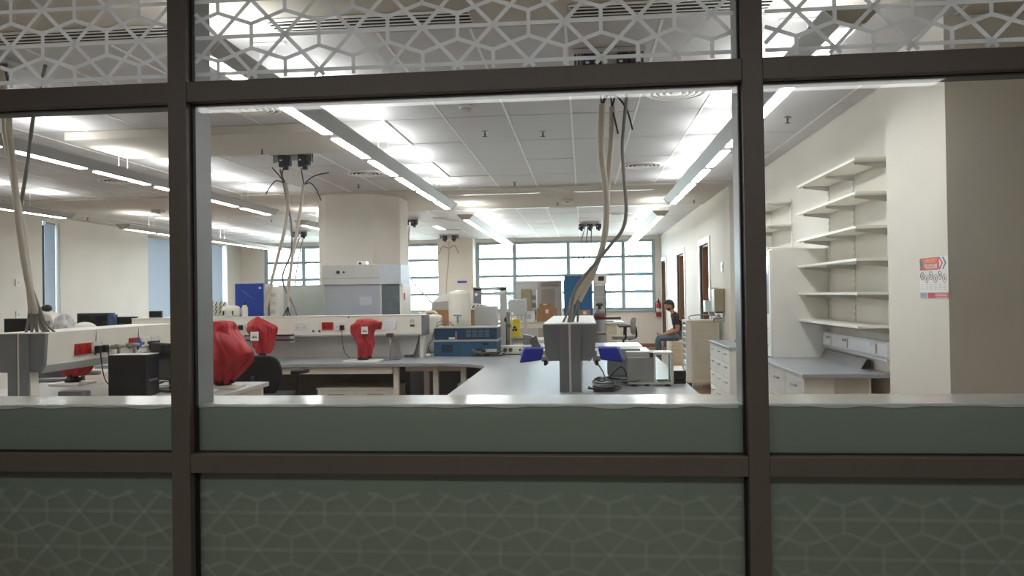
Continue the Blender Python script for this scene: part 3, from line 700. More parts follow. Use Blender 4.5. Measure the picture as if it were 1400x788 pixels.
def logo(t, loc, s, rz, tilt=0):
    p = B(-s, s, -.0015, .0015, -s*1.15, s*1.15).build('cover_badge', PAPER, t, loc=loc, rot=(tilt, 0, rz))
    m = MB(); m.prism([(-.7*s, -.45*s), (.1*s, -.45*s), (-.15*s, .25*s)], -.0026, -.0014, 'y'); m.prism([(.05*s, -.45*s), (.7*s, -.45*s), (.35*s, .1*s)], -.0026, -.0014, 'y'); m.build('badge_mark', GREYD, p)
def microscope(label, loc, rings, seed, base=(.13, .15), cover_amp=.016, badge=None, stand=True):
    t = thing('covered_microscope', label, 'microscope', loc, group='microscopes under red covers')
    B(-base[0], base[0], -base[1], base[1], 0, .022).build('base', WHITE, t, bevel=.006)
    if stand: MB().lathe([(.06, .022), (.06, .05), (.045, .06), (.045, .12)], n=18).build('stand', BLACK, t); MB().cyl((.07, -.03, .05), (.1, -.03, .05), .014).build('focus_knob', BLACK, t)
    drape(rings, 72, seed, cover_amp).build('dust_cover', RED, t)
    if badge: logo(t, *badge)
    return t
m1 = microscope('large red covered microscope at the front end of the left island', (-2.80, 5.75, BZ),
    [(.03, -.02, 0, .05, .06), (.05, -.01, 0, .08, .08), (.12, .01, -.02, .13, .12), (.23, .05, -.04, .175, .15), (.31, .035, -.03, .18, .15), (.38, -.01, 0, .155, .14), (.44, -.04, .02, .135, .12), (.49, -.03, .03, .12, .1), (.515, -.03, .03, .085, .08), (.522, -.03, .03, .01, .01)], 3, (.14, .1), .028)
B(-.2, -.13, -.03, .05, .0, .3).build('column', BLACK, m1, bevel=.01)
# loose front fold of the first cover
f = MB(); f.ring_loft([[(.03, -.14, .45), (.1, -.11, .42), (.17, -.08, .36), (.225, -.06, .28)], [(.04, -.165, .4), (.12, -.15, .37), (.19, -.12, .31), (.23, -.09, .245)], [(.1, -.17, .33), (.15, -.165, .3), (.2, -.15, .26), (.225, -.12, .215)], [(.09, -.14, .2), (.12, -.14, .19), (.16, -.13, .19), (.19, -.11, .19)]], cap=False, closed=False)
fo = f.build('cover_fold', RED, m1); so = fo.modifiers.new('thick', 'SOLIDIFY'); so.thickness = .006; ss = fo.modifiers.new('sub', 'SUBSURF'); ss.levels = 2; ss.render_levels = 2
microscope('red covered microscope with a white badge behind the black chair', (-3.5, 8.1, BZ),
    [(.09, .02, 0, .06, .07), (.13, .03, 0, .09, .09), (.22, .02, 0, .12, .11), (.31, .01, 0, .145, .12), (.38, -.0, 0, .145, .12), (.42, -.03, 0, .1, .09), (.46, -.045, 0, .05, .05), (.492, -.05, 0, .008, .008)], 11, (.12, .13), .02, badge=((-.02, -.148, .285), .042, .25, -.12))
microscope('red covered microscope on a white base near the right end of cross bench', (-2.34, 7.98, BZ),
    [(.045, .03, 0, .05, .06), (.08, .03, 0, .07, .08), (.18, .02, 0, .085, .1), (.25, .0, 0, .1, .11), (.33, -.02, 0, .135, .12), (.385, -.0, 0, .15, .12), (.42, .03, 0, .12, .1), (.45, .03, 0, .085, .07), (.462, .03, 0, .01, .01)], 23, (.19, .12), .018, badge=((.055, -.118, .34), .034, .1, -.05))
microscope('red covered microscope glimpsed below the left service spine', (-4.22, 6.0, BZ),
    [(.07, 0, 0, .05, .06), (.11, .01, 0, .1, .1), (.2, .02, 0, .15, .13), (.3, .0, 0, .15, .13), (.4, -.02, 0, .12, .1), (.44, -.02, 0, .01, .01)], 31, (.13, .12), .022)
tag(B(-.11, .11, -.08, .08, 0, .012).build('paper_pad', PAPER, loc=(-2.86, 5.5, BZ), rz=.1), 'white paper pad in front of the large covered microscope', 'paper')
tag(B(-.07, .07, -.05, .05, 0, .03).build('notebook', CREAM, loc=(-2.93, 5.55, BZ+.0125), rz=-.15), 'small cream notebook stacked on the white paper pad', 'notebook')

# ---------------------------------------------------------------- office chairs
def chair(label, loc, rz, m=BLACKF, s=1.0, shell=BLACK):
    t = thing('office_chair', label, 'chair', loc, rz); 
    def bk(x, z): return -.03*math.cos(x*3)+.10*(z-.75)*.6+.18
    rings = []
    for th in (0, .035):
        pass
    b = MB(); rows = []
    zs = [.74, .78, .84, .9, .96, 1.02, 1.06, 1.08]; hw = [.17, .2, .225, .235, .235, .22, .19, .14]
    for zz, h in zip(zs, hw):
        f = [(x, .2-.06*(abs(x)/.24)**2+.08*(zz-.75), zz) for x in [h*(-1+2*i/8) for i in range(9)]]
        k = [(x, y+.04, zz) for x, y, zz in f[::-1]]; rows.append(f+k)
    b.ring_loft(rows).build('backrest', m, t)
    MB().rbox(-.24, .24, -.24, .24, .64, .71, .1, 5, 'z').build('seat', m, t, bevel=.02)
    MB().tube([(0, .1, .63), (0, .24, .66), (0, .27, .74), (0, .25, .9)], .022, 8).build('back_support', shell, t)
    for sx in (-1, 1):
        a = MB(); a.tube([(sx*.2, .02, .64), (sx*.31, .03, .68), (sx*.325, .04, .9)], .018, 8); a.build('arm_bracket', shell, t)
        MB().rbox(sx*.33-.05, sx*.33+.05, -.12, .13, .9, .94, .045, 4, 'z').build('armrest', shell, t, bevel=.012)
    MB().lathe([(.03, .1), (.03, .3), (.022, .3), (.022, .64)], n=14).build('gas_lift', shell, t)
    for k in range(5):
        a = 2*PI*k/5+.3; d = (math.cos(a), math.sin(a))
        MB().tube([(d[0]*.03, d[1]*.03, .12), (d[0]*.17, d[1]*.17, .11), (d[0]*.3, d[1]*.3, .075)], .02, 8).build('base_arm', shell, t)
        q = MB().cyl((d[0]*.3-d[1]*.025, d[1]*.3+d[0]*.025, .03), (d[0]*.3+d[1]*.025, d[1]*.3-d[0]*.025, .03), .03, n=14); q.build('castor', shell, t)
    return t
chair('black office chair with armrests drawn up to the cross bench', (-2.95, 6.95, .0), PI-.12)
chair('grey office chair half seen at the left edge', (-4.62, 6.55, 0), PI/2+.2, GREYD, shell=GREYCAP)
chair('grey office chair standing by the far desk', (.82, 16.2, .0), -PI/2, mat('grey_mesh', (150, 150, 152), .8), shell=BLACK)

# ---------------------------------------------------------------- computers on the left island
t = thing('computer_tower', 'black computer tower on the left island bench', 'computer', (-3.245, 5.27, BZ), .05)
B(-.135, .135, -.085, .085, .008, .30).build('case', BLACK, t, bevel=.004); B(.135, .15, -.085, .085, .008, .30).build('front_bezel', mat('charcoal', (44, 45, 48), .35), t, bevel=.004)
B(.15, .153, -.06, .06, .11, .125).build('bezel_stripe', GREYCAP, t); B(-.135, .15, -.086, .086, .3, .303).build('top_panel', GREYL, t)
for x in (-.12, .12): B(x-.015, x+.015, -.06, .06, 0, .008).build('foot', BLACK, t)
t = thing('monitor', 'black flat monitor turned sideways beside the left mullion', 'monitor', (-3.12, 5.56, BZ), -.5)
B(-.24, .24, -.02, .015, .08, .36).build('casing', BLACK, t, bevel=.004); B(-.225, .225, -.0215, -.02, .095, .345).build('screen', SCREEN, t)
B(-.03, .03, .0, .03, .015, .15).build('neck', BLACK, t); MB().rbox(-.12, .12, -.09, .09, 0, .015, .03, 4, 'z').build('foot', BLACK, t)
t = thing('power_strip', 'white power strip with black plug behind the computer tower', 'power strip', (-3.62, 5.75, BZ))
B(-.03, .03, -.03, .03, 0, .13).build('body', PLATE, t, bevel=.005); B(-.02, .02, -.06, -.03, .03, .07).build('plug', BLACK, t, bevel=.005); B(-.09, -.04, -.03, .04, .0, .14).build('adapter', BLACK, t, bevel=.006)
t = thing('cable_loop', 'tangled black and white cables behind the computer tower', 'cable', (-3.3, 5.6, BZ))
for k in range(5):
    r_ = random.Random(k+40); c0 = (r_.uniform(-.2, .3), r_.uniform(-.1, .15))
    MB().tube([(c0[0]+.09*math.cos(a+k)*(1+.3*k/5), c0[1]+.09*math.sin(a*1.3), .008+.05*abs(math.sin(a*.7+k))) for a in [i*.9 for i in range(9)]], .004, 6, 4).build('cable', CABB if k % 2 else GREYL, t)
t = thing('card_reader', 'small grey desk instrument behind the left spine post', 'instrument', (-3.52, 5.02, BZ))
MB().rbox(-.1, .1, -.05, .05, 0, .07, .03, 4, 'z').build('body', GREYCAP, t, bevel=.01); MB().rbox(-.08, .06, -.052, -.05, .02, .05, .01, 3).build('panel', GREYD, t)
# things beyond the left spine, standing on a rear bench
bench('raised rear bench behind the left spine', [(-7.55, 8.6), (-5.35, 8.6), (-7.55, 9.2), (-5.35, 9.2)], [(-7.5, -5.4, 8.53, 8.55)], 1.164, top=(-7.65, -5.25, 8.5, 9.3), topm=None)
t = thing('monitor', 'low black monitor at the left edge behind the conduits', 'monitor', (-6.85, 8.75, 1.2)); B(-.17, .17, -.02, .02, .02, .2).build('casing', BLACK, t, bevel=.004); B(-.16, .16, -.0215, -.02, .035, .185).build('screen', SCREEN, t); B(-.08, .08, -.06, .06, 0, .02).build('foot', BLACK, t)
t = thing('wrapped_instrument', 'white instrument with a grey front beside the left conduits', 'instrument', (-6.42, 8.75, 1.2))
MB().prism([(-.14, 0), (.14, 0), (.14, .08), (.06, .24), (-.1, .3), (-.16, .2)], -.1, .1, 'y').build('shell', CANV, t, bevel=.015); B(.0, .135, -.106, -.1, .02, .06).build('front_panel', GREYD, t); B(-.0, .06, -.104, -.1, .12, .17).build('display', GREYCAP, t)
MB().sphere((-.06, 0, .32), .06, .06, .045).build('black_cap', BLACK, t)
t = thing('plastic_bag', 'crumpled clear plastic wrap left of the black equipment case', 'bag', (-6.21, 8.66, 1.2))
drape([(.0, 0, 0, .09, .08), (.08, 0, 0, .11, .09), (.16, .01, 0, .1, .08), (.22, .01, 0, .07, .06), (.25, 0, 0, .01, .01)], 30, 51, .03).build('wrap', FOIL, t)
t = thing('equipment_case', 'open black equipment case with a cream rounded object in front', 'case', (-5.98, 8.9, 1.2))
B(-.22, .22, 0, .1, 0, .25).build('case_shell', BLACK, t, bevel=.01); B(-.19, .19, -.004, 0, .05, .22).build('case_interior', SCREEN, t); B(.2, .27, -.03, .07, .03, .23).build('side_module', mat('slate_blue', (60, 84, 116), .5), t, bevel=.005)
t = thing('rounded_cover', 'cream rounded hood in front of the black equipment case', 'hood', (-5.93, 8.66, 1.2)); MB().sphere((0, 0, .06), .15, .1, .09).build('hood', CANV, t); B(-.12, .12, -.08, .08, 0, .03).build('hood_base', GREYL, t)
t = thing('small_monitor', 'small black screen right of the black equipment case', 'monitor', (-5.57, 8.95, 1.2)); B(-.13, .13, -.015, .015, .03, .2).build('casing', BLACK, t, bevel=.004); B(-.12, .12, -.0165, -.015, .04, .19).build('screen', SCREEN, t); B(-.06, .06, -.05, .05, 0, .03).build('foot', BLACK, t)
t = thing('small_monitor', 'tiny grey screen standing on the cross spine near left mullion', 'monitor', (-4.98, 8.56, 1.392)); B(-.08, .08, -.012, .012, .0, .08).build('casing', mat('slate', (70, 80, 92), .4), t, bevel=.004); B(-.07, .07, -.014, -.012, .01, .07).build('screen', SCREEN, t)

# ================================================================ THINGS BEHIND THE CROSS SPINE
bench('raised rear bench behind the cross spine carrying the safety cabinet', [(-5.0, 8.85), (-2.2, 8.85), (-5.0, 9.55), (-2.2, 9.55)], [(-4.95, -2.25, 8.8, 8.82)], 1.304, top=(-5.05, -2.12, 8.78, 9.62), topm=None)
t = thing('safety_cabinet', 'white laminar flow cabinet with a closed grey front before the column', 'cabinet', (-2.66, 9.3, 1.34))
B(-.47, .24, -.3, .33, .41, .65).build('hood', GREYL, t, bevel=.006)
MB().hexa([(.24, -.3, .41), (.46, -.16, .41), (.46, .33, .41), (.24, .33, .41), (.24, -.3, .65), (.46, -.16, .65), (.46, .33, .65), (.24, .33, .65)]).build('hood_side', mat('pale_blue_grey', (186, 192, 200), .4), t)
B(-.45, .23, -.27, -.25, .02, .41).build('front_sash', mat('sash_grey', (168, 172, 180), .35, var=.03), t); B(-.02, .13, -.273, -.27, .16, .26).build('sash_notice', mat('pale_grey_paper', (186, 190, 198), .5), t)
B(-.47, -.45, -.28, .3, 0, .41).build('left_jamb', GREYL, t); B(.23, .25, -.28, -.1, 0, .41).build('right_jamb', GREYL, t)
MB().hexa([(.25, -.26, .02), (.45, -.13, .02), (.45, -.12, .02), (.25, -.25, .02), (.25, -.26, .4), (.45, -.13, .4), (.45, -.12, .4), (.25, -.25, .4)]).build('side_window', mat('smoky_glass', (96, 104, 110), .08, var=.2, scale=8), t)
B(-.45, .46, .3, .33, 0, .41).build('back_panel', GREYL, t); B(.44, .48, -.14, .3, 0, .41).build('side_post', WHITE, t)
B(-.47, .48, -.28, .33, 0, .02).build('work_tray', STEEL, t); B(-.47, .24, -.302, -.3, .485, .49).build('seam', GREYCAP, t)
B(.482, .49, -.1, -.06, .22, .3).build('red_switch', REDP, t)
for x, r_ in ((-.27, .02), (-.2, .011)): MB().cyl((x, -.3, .56), (x, -.318, .56), r_, n=12).build('knob', BLACK, t)
t = thing('camera_box', 'small white camera box on top of the safety cabinet', 'camera', (-2.70, 9.25, 1.992)); B(-.07, .06, -.04, .04, 0, .045).build('housing', PLATE, t, bevel=.006); MB().cyl((-.02, -.04, .02), (-.02, -.055, .02), .014, n=12).build('lens', BLACK, t)
t = thing('partition_panel', 'pale grey-green partition panel left of the safety cabinet', 'panel', (-3.5, 9.4, 1.34)); B(-.34, .34, -.015, .015, 0, .41).build('board', mat('grey_green_panel', (200, 204, 196), .5), t); B(-.34, .34, -.018, .018, .41, .42).build('edge_trim', GREYL, t)
t = thing('blue_case', 'upright royal blue instrument case left of the conduits', 'case', (-3.96, 8.95, 1.34)); B(-.175, .175, -.14, .14, 0, .44).build('shell', BLUEB, t, bevel=.006)
B(.175, .19, -.13, .13, 0, .43).build('side_panel', GREYL, t); MB().hexa([(-.08, -.143, .36), (-.075, -.143, .355), (-.075, -.141, .355), (-.08, -.141, .36), (.04, -.143, .26), (.045, -.143, .255), (.045, -.141, .255), (.04, -.141, .26)]).build('scratch_line', PAPER, t); B(.12, .15, -.143, -.14, .375, .395).build('latch', PLATE, t)
t = thing('control_unit', 'narrow cream control unit with buttons right of the blue case', 'instrument', (-3.7, 9.0, 1.34)); B(-.05, .05, -.1, .1, 0, .4).build('housing', CANV, t, bevel=.006)
for k in range(3): B(-.03, .03, -.106, -.1, .08+.1*k, .12+.1*k).build('module', GREYL if k != 1 else BEIGEM, t)
t = thing('peg_rack', 'rack of dark slanting drying pegs beside the left mullion', 'drying rack', (-4.38, 8.75, 1.392), 0)
B(-.2, .16, -.02, .02, 0, .012).build('rack_base', GREYL, t); B(-.2, .16, .02, .03, 0, .17).build('backboard', CANV, t)
for r_ in range(3):
    for k in range(7): MB().cyl((-.18+.05*k, .02, .03+.05*r_), (-.12+.05*k, -.06, .075+.05*r_), .0055, n=6).build('peg', GREYD, t)
t = thing('kettle_jug', 'white rounded plastic tub right of the peg rack', 'tub', (-4.08, 8.6, 1.392)); MB().lathe([(.08, 0), (.1, .02), (.105, .08), (.09, .115), (.05, .13), (.01, .132)], n=24).build('tub_body', CANV, t)
for x in (-.05, .06): B(x-.006, x+.006, -.106, -.094, .02, .07).build('tub_clip', BLACK, t)
t = thing('bottle', 'small white bottle with dark cap left of the blue case', 'bottle', (-3.92, 8.6, 1.392)); MB().lathe([(.034, 0), (.036, .01), (.036, .1), (.022, .125), (.022, .135)], n=16).build('bottle_body', CANV, t); MB().lathe([(.024, .135), (.024, .158), (.005, .16)], n=16).build('cap', BLACK, t)
# small fold-down screen and funnel bracket on the cross bench
t = thing('tablet_stand', 'small grey tilted tablet on a stand beside the third microscope', 'tablet', (-2.1, 8.2, BZ))
B(-.1, .1, -.07, .07, 0, .012).build('foot', STEEL, t); MB().cyl((0, 0, .01), (0, 0, .27), .012).build('stem', STEEL, t); B(-.035, .035, -.03, .03, .25, .29).build('clamp', GREYD, t)
MB().hexa([(-.075, -.1, .33), (.075, -.1, .33), (.075, -.07, .33), (-.075, -.07, .33), (-.06, -.03, .43), (.085, -.03, .43), (.085, -.005, .43), (-.06, -.005, .43)]).build('tablet_body', ALU, t, bevel=.004)
t = thing('bracket_shelf', 'grey tapering bracket under the cross spine near its right end', 'bracket', (-1.98, 8.55, BZ)); MB().prism([(-.13, .24), (.13, .24), (.06, .03), (-.06, .03)][::-1], -.03, .03, 'y').build('funnel_plate', GREYL, t); B(-.14, .14, -.12, .04, .24, .255).build('ledge', GREYL, t); B(-.04, .04, -.035, .03, 0, .03).build('spout', GREYD, t)

# ================================================================ CENTRAL ISLAND THINGS
t = thing('incubator', 'steel-blue bench incubator with two tiers on the curved bench', 'incubator', (-1.345, 8.86, BZ))
B(-.36, .36, -.22, .22, 0, .165).build('lower_case', OVENB, t, bevel=.004); B(-.36, .36, -.2, .22, .185, .315).build('upper_case', OVEND, t, bevel=.004)
B(-.375, .375, -.235, .22, .165, .187).build('trim_band', ALU, t); B(-.36, .365, -.215, .22, .315, .328).build('top_trim', ALU, t)
for k in range(6): B(-.27, -.14, -.223, -.219, .05+.014*k, .057+.014*k).build('vent_louvre', BLACK, t)
for k in range(8): B(.01+.07*(k % 4), .065+.07*(k % 4), -.204, -.2, .215+.045*(k//4), .252+.045*(k//4)).build('meter', mat('meter_grey', (78, 100, 120), .3), t)
B(-.19, -.12, -.206, -.2, .19, .215).build('name_plate', PLATE, t); B(-.113, -.1, -.21, -.2, .19, .28).build('lever', STEEL, t); MB().cyl((.32, -.2, .22), (.32, -.212, .22), .012).build('knob', BLACK, t)
B(.2, .27, -.223, -.219, .125, .15).build('lower_slot', BLACK, t)
t = thing('water_carboy', 'tall white cylindrical carboy with a tap behind the blue incubator', 'carboy', (-1.5, 9.25, BZ)); MB().lathe([(.13, 0), (.135, .02), (.135, .39), (.137, .4), (.135, .41), (.135, .7), (.12, .735), (.05, .75), (.04, .755)], n=28).build('vessel', CANV, t)
q = MB(); q.cyl((0, -.13, .43), (0, -.19, .43), .012); q.cyl((0, -.18, .43), (0, -.18, .36), .009); q.cyl((-.05, -.18, .455), (.05, -.18, .45), .008); q.build('tap', GREYCAP, t)
t = thing('jerrycan', 'white jerrycan behind the right end of the cross spine', 'jerrycan', (-1.86, 9.15, BZ)); MB().rbox(-.15, .15, -.1, .1, 0, .46, .05, 5, 'z').build('can', CANV, t, bevel=.03); MB().lathe([(.03, .46), (.03, .5), (.005, .502)], c=(-.1, 0, 0), n=14).build('cap', CANV, t)
MB().tube([(-.06, 0, .46), (-.03, 0, .5), (.06, 0, .5), (.1, 0, .46)], .015, 8).build('carry_handle', CANV, t)
t = thing('cable_loop', 'looped grey cable hanging beside the jerrycan', 'cable', (-1.7, 8.8, BZ)); MB().tube([(-.05, .0, .18), (-.02, -.02, .3), (.05, -.02, .36), (.1, -.02, .33), (.06, -.02, .25), (.0, -.02, .3), (.02, -.02, .38), (.12, -.01, .4), (.2, .0, .335)], .005, 6, 5).build('cord', CABG, t); MB().tube([(-.05, 0, .18), (-.1, -.02, .1), (-.06, -.03, .006)], .005, 6).build('cord_tail', CABG, t)
RBZ = BZ
bench('second grey bench behind the central island', [(-1.7, 10.1), (.65, 10.1), (-1.7, 10.7), (.65, 10.7)], [(-1.65, .6, 10.05, 10.07)], top=(-1.8, .75, 9.98, 10.82), topm=None)
def carton(label, loc, sx, sy, sz, rz=0, flap=False):
    t = thing('cardboard_box', label, 'box', loc, rz, group='cardboard boxes'); B(-sx/2, sx/2, -sy/2, sy/2, 0, sz).build('carton', CARD, t, bevel=.003)
    B(-sx/2-.001, sx/2+.001, -.025, .025, sz-.002, sz+.001).build('tape', BEIGEM, t); B(-.03, .03, -sy/2-.002, -sy/2, sz*.62, sz*.9).build('carton_label', PAPER, t)
    if flap: MB().hexa([(-sx/2, -sy/2, sz), (sx/2, -sy/2, sz), (sx/2, -sy/2+.004, sz), (-sx/2, -sy/2+.004, sz), (-sx/2-.04, -sy/2-.12, sz+.09), (sx/2-.04, -sy/2-.12, sz+.09), (sx/2-.04, -sy/2-.116, sz+.094), (-sx/2-.04, -sy/2-.116, sz+.094)]).build('open_flap', CARD, t)
    return t
carton('brown cardboard box left of the white carboy', (-1.97, 10.2, RBZ), .42, .35, .5)
carton('brown cardboard box right of the white carboy', (-1.34, 10.2, RBZ), .34, .35, .5)
t = thing('paper_bag', 'grey paper sack with an open top above the jerrycan', 'bag', (-1.95, 10.2, RBZ+.503)); MB().hexa([(-.07, -.1, 0), (.2, -.1, 0), (.2, .1, 0), (-.07, .1, 0), (-.06, -.1, .1), (.2, -.1, .12), (.2, .08, .21), (.04, .08, .2)]).build('sack', mat('sack_grey', (178, 176, 170), .8, bump=.4, scale=14), t)
t = thing('striped_bag', 'striped white packet lying on the right cardboard box', 'packet', (-1.38, 10.05, RBZ+.502)); MB().prism([(-.1, 0), (.12, 0), (.1, .06), (-.06, .08)][::-1], -.12, .12, 'y').build('packet', PAPER, t)
for k in range(3): MB().prism([(-.07+.05*k, .02), (-.05+.05*k, .02), (-.03+.05*k, .06), (-.05+.05*k, .06)][::-1], -.1225, -.1195, 'y').build('stripe', BLACK, t)
t = thing('grey_instrument', 'plain light grey instrument box right of the cardboard boxes', 'instrument', (-1.22, 9.62, BZ)); B(-.14, .13, -.1, .16, 0, .55).build('housing', GREYL, t, bevel=.008); B(-.1, .09, -.103, -.1, .3, .5).build('front_plate', mat('plate_grey', (196, 194, 190), .5), t)
t = thing('metal_frame', 'tall open rectangular grey metal frame before the window', 'frame', (-1.29, 10.6, BZ))
for x0, x1 in ((-.23, -.12), (.14, .23)): B(x0, x1, -.03, .03, 0, .79).build('upright', GREYCAP if x0 < 0 else GREYL, t, bevel=.003)
B(-.23, .23, -.03, .03, .755, .8).build('crossbar', GREYL, t); MB().cyl((-.19, -.031, .7), (-.19, -.034, .7), .02).build('frame_hole', PAPER, t)
t = thing('stirrer_stand', 'small black and chrome stirrer stand on the second worktop', 'stand', (-1.02, 10.15, BZ)); MB().cyl((0, 0, 0), (0, 0, .34), .012).build('rod', BLACK, t); MB().lathe([(.1, 0), (.1, .012), (.02, .02)], n=20).build('plate', STEEL, t); MB().lathe([(.03, .33), (.035, .37), (.01, .4)], n=14).build('knob', BLACK, t); MB().cyl((.07, 0, 0), (.07, 0, .42), .006).build('thin_rod', STEEL, t); MB().sphere((.07, 0, .43), .025).build('ball_end', PLATE, t)
t = thing('clamp_stand', 'grey metal upright rail right of the blue incubator', 'stand', (-.9, 9.16, BZ)); B(-.06, .06, -.06, .06, 0, .012).build('foot', STEEL, t); B(-.02, .02, -.02, .02, .012, .48).build('rail', GREYCAP, t); B(-.03, .03, -.04, .02, .3, .34).build('clamp', GREYD, t)
t = thing('biohazard_bag', 'yellow biohazard waste bag hanging behind the stirrer stand', 'bag', (-1.06, 11.6, .93)); drape([(0, 0, 0, .1, .06), (.1, 0, 0, .105, .07), (.25, 0, 0, .105, .06), (.3, 0, 0, .1, .05)], 24, 9, .006).build('sack', YEL, t)
q = MB()
for a in (PI/2, PI/2+2.09, PI/2+4.19): q.cyl((.02+.026*math.cos(a), -.08, .15+.026*math.sin(a)), (.02+.026*math.cos(a), -.064, .15+.026*math.sin(a)), .02, n=10)
q.build('biohazard_mark', BLACK, t)
bench('white side bench far behind the central island', [(-1.55, 11.5), (.05, 11.5), (-1.55, 12.0), (.05, 12.0)], [(-1.5, 0, 11.42, 11.44)], .89, top=(-1.65, .15, 11.4, 12.1), topm=WHITE)
t = thing('plate_reader', 'white rounded bench instrument on an upright arm before the window', 'instrument', (-.97, 11.4, .93)); MB().rbox(-.14, .12, .36, .6, -.1, .1, .05, 5).build('head', GREYL, t, bevel=.01); B(.08, .13, -.03, .03, 0, .62).build('arm', GREYL, t, bevel=.004); B(-.1, .2, -.14, .14, 0, .03).build('base', GREYCAP, t); MB().tube([(-.12, 0, .6), (-.2, 0, .68), (-.12, 0, .66), (.02, 0, .6)], .006, 6).build('wire', CABG, t)
t = thing('desk_phone', 'grey tilted keypad unit left of the central spine', 'instrument', (-.62, 9.15, BZ)); MB().prism([(-.1, 0), (.12, 0), (.1, .1), (.0, .2), (-.1, .22)][::-1], -.08, .08, 'y').build('body', GREYCAP, t, bevel=.006); MB().hexa([(.02, -.09, .02), (.12, -.09, .02), (.12, -.08, .02), (.02, -.08, .02), (-.03, -.09, .16), (.06, -.09, .2), (.06, -.08, .2), (-.03, -.08, .16)]).build('handset', GREYD, t)
t = thing('power_supply', 'cream power supply box with round dials left of the spine', 'instrument', (-.785, 8.9, BZ)); B(-.17, .17, -.1, .1, .01, .1).build('case', CANV, t, bevel=.005)
for k in range(2): MB().cyl((-.12+.06*k, -.1, .055), (-.12+.06*k, -.108, .055), .024, n=16).build('dial', GREYD, t)
for k in range(2): MB().cyl((.05+.07*k, -.1, .055), (.05+.07*k, -.11, .055), .012, n=12).build('terminal', BLACK, t)
for x in (-.14, .13): B(x-.015, x+.015, -.08, .08, 0, .01).build('foot', BLACK, t)
t = thing('cable_bundle', 'tangle of grey and black wires before the blue incubator', 'cable', (-1.08, 8.58, BZ))
for k in range(6):
    r_ = random.Random(k+9); a0 = r_.uniform(0, 6)
    MB().tube([(r_.uniform(-.18, .2), r_.uniform(-.04, .03), .008+r_.uniform(0, .085)*(0 if i in (0, 6) else 1)) for i in range(7)], .0055, 6, 4).build('wire', (CABG, BLACK, CABD)[k % 3], t)
B(-.02, .1, -.03, .03, .05, .08).build('connector_block', GREYL, t)
t = thing('silver_tray', 'brushed metal tray left of the central spine', 'tray', (-.42, 8.6, BZ)); B(-.28, .16, -.12, .12, 0, .012).build('tray_base', STEEL, t); B(-.28, .16, .1, .12, .012, .05).build('tray_lip', STEEL, t); B(-.28, -.2, -.12, .12, .012, .05).build('tray_end', STEEL, t)
# blue tilted displays on spine arms
def arm_display(label, x, y, s):
    t = thing('blue_display', label, 'display', (x, y, 1.06), group='blue units clamped to the central spine')
    MB().hexa([(s*.06, -.05, .03), (s*.23, -.05, .01), (s*.23, .06, .03), (s*.06, .06, .05), (s*.04, -.04, .12), (s*.19, -.04, .12), (s*.21, .07, .13), (s*.04, .07, .13)] if s > 0 else
              [(s*.23, -.05, .01), (s*.06, -.05, .03), (s*.06, .06, .05), (s*.23, .06, .03), (s*.19, -.04, .12), (s*.04, -.04, .12), (s*.04, .07, .13), (s*.21, .07, .13)]).build('housing', BLUE, t, bevel=.01)
    q = MB(); q.box(s*.0, s*.06, -.02, .02, .02, .06); q.cyl((s*.02, 0, .0), (s*.02, 0, .1), .012); q.build('clamp_arm', STEEL, t)
    MB().cyl((s*.03, -.02, -.01), (s*.03, -.02, .03), .012, n=8).build('clamp_knob', BLACK, t)
arm_display('royal blue tilted unit clamped left of the central spine', -.27, 5.95, -1)
arm_display('royal blue tilted unit clamped right of the central spine', .065, 5.95, 1)
t = thing('cable_loop', 'looped grey cables lying right of the central spine post', 'cable', (.16, 5.75, BZ))
for k in range(4):
    r_ = random.Random(k+70)
    MB().tube([(.0+.1*math.cos(i*1.1+k)*(1+.2*k)+.04*k, .25+.16*math.sin(i*1.1)-.05*k, .008+.012*k+(.12 if (i == 4 and k == 1) else 0)) for i in range(9)], .0055, 6, 5).build('cable', (CABG, CABD, CABB, CABG)[k], t)
MB().tube([(-.06, .2, .15), (-.02, .18, .09), (.0, .1, .05), (.06, -.02, .03), (.1, -.1, .01)], .006, 6, 5).build('hanging_lead', CABG, t)
t = thing('cable_coil', 'dark coil of cable on the island edge right of the spine post', 'cable', (.13, 5.46, BZ))
for k in range(5): MB().tube([((.06+.014*k)*math.cos(i*.63+k)+.01*(k % 3), (.05+.008*k)*math.sin(i*.63+k), .007+.006*((k*3) % 5)+.006*math.sin(i+k)) for i in range(10+k % 3)], .0055, 6, 3).build('coil_turn', CABD, t)
B(-.05, .07, -.03, .03, .0, .035).build('adapter_block', BLACK, t, bevel=.005)
t = thing('analytical_balance', 'grey laboratory balance with a clear glass draught shield', 'balance', (.48, 5.84, BZ))
B(-.165, .03, -.1, .12, .025, .21).build('housing', mat('balance_grey', (164, 164, 162), .45), t, bevel=.004); B(-.165, .03, .0, .12, .21, .245).build('rear_hood', GREYL, t); B(-.16, .17, -.1, .12, .012, .028).build('base_plate', CANV, t, bevel=.003)
B(.0, .03, -.1, -.07, .21, .245).build('hinge_block', GREYD, t)
for x, y in ((.035, -.1), (.165, -.1), (.165, .11), (.035, .11)): B(x-.007, x+.007, y-.007, y+.007, .028, .235).build('shield_post', CANV, t)
B(.028, .172, -.107, .117, .232, .248).build('shield_top', CANV, t)
for a in ((.04, .16, -.102, -.099), (.04, .16, .109, .112)): B(*a, .03, .23).build('shield_pane', SHGLASS, t)
B(.1635, .1665, -.09, .1, .03, .23).build('shield_pane', SHGLASS, t); MB().lathe([(.04, .03), (.04, .04), (.005, .041)], c=(.1, 0, 0), n=18).build('pan', STEEL, t)
for x in (-.12, -.02, .13): MB().cyl((x, -.08, 0), (x, -.08, .014), .022, n=12).build('foot', BLACK, t)
for x in (-.12, .13): MB().cyl((x, .09, 0), (x, .09, .014), .022, n=12).build('foot', BLACK, t)
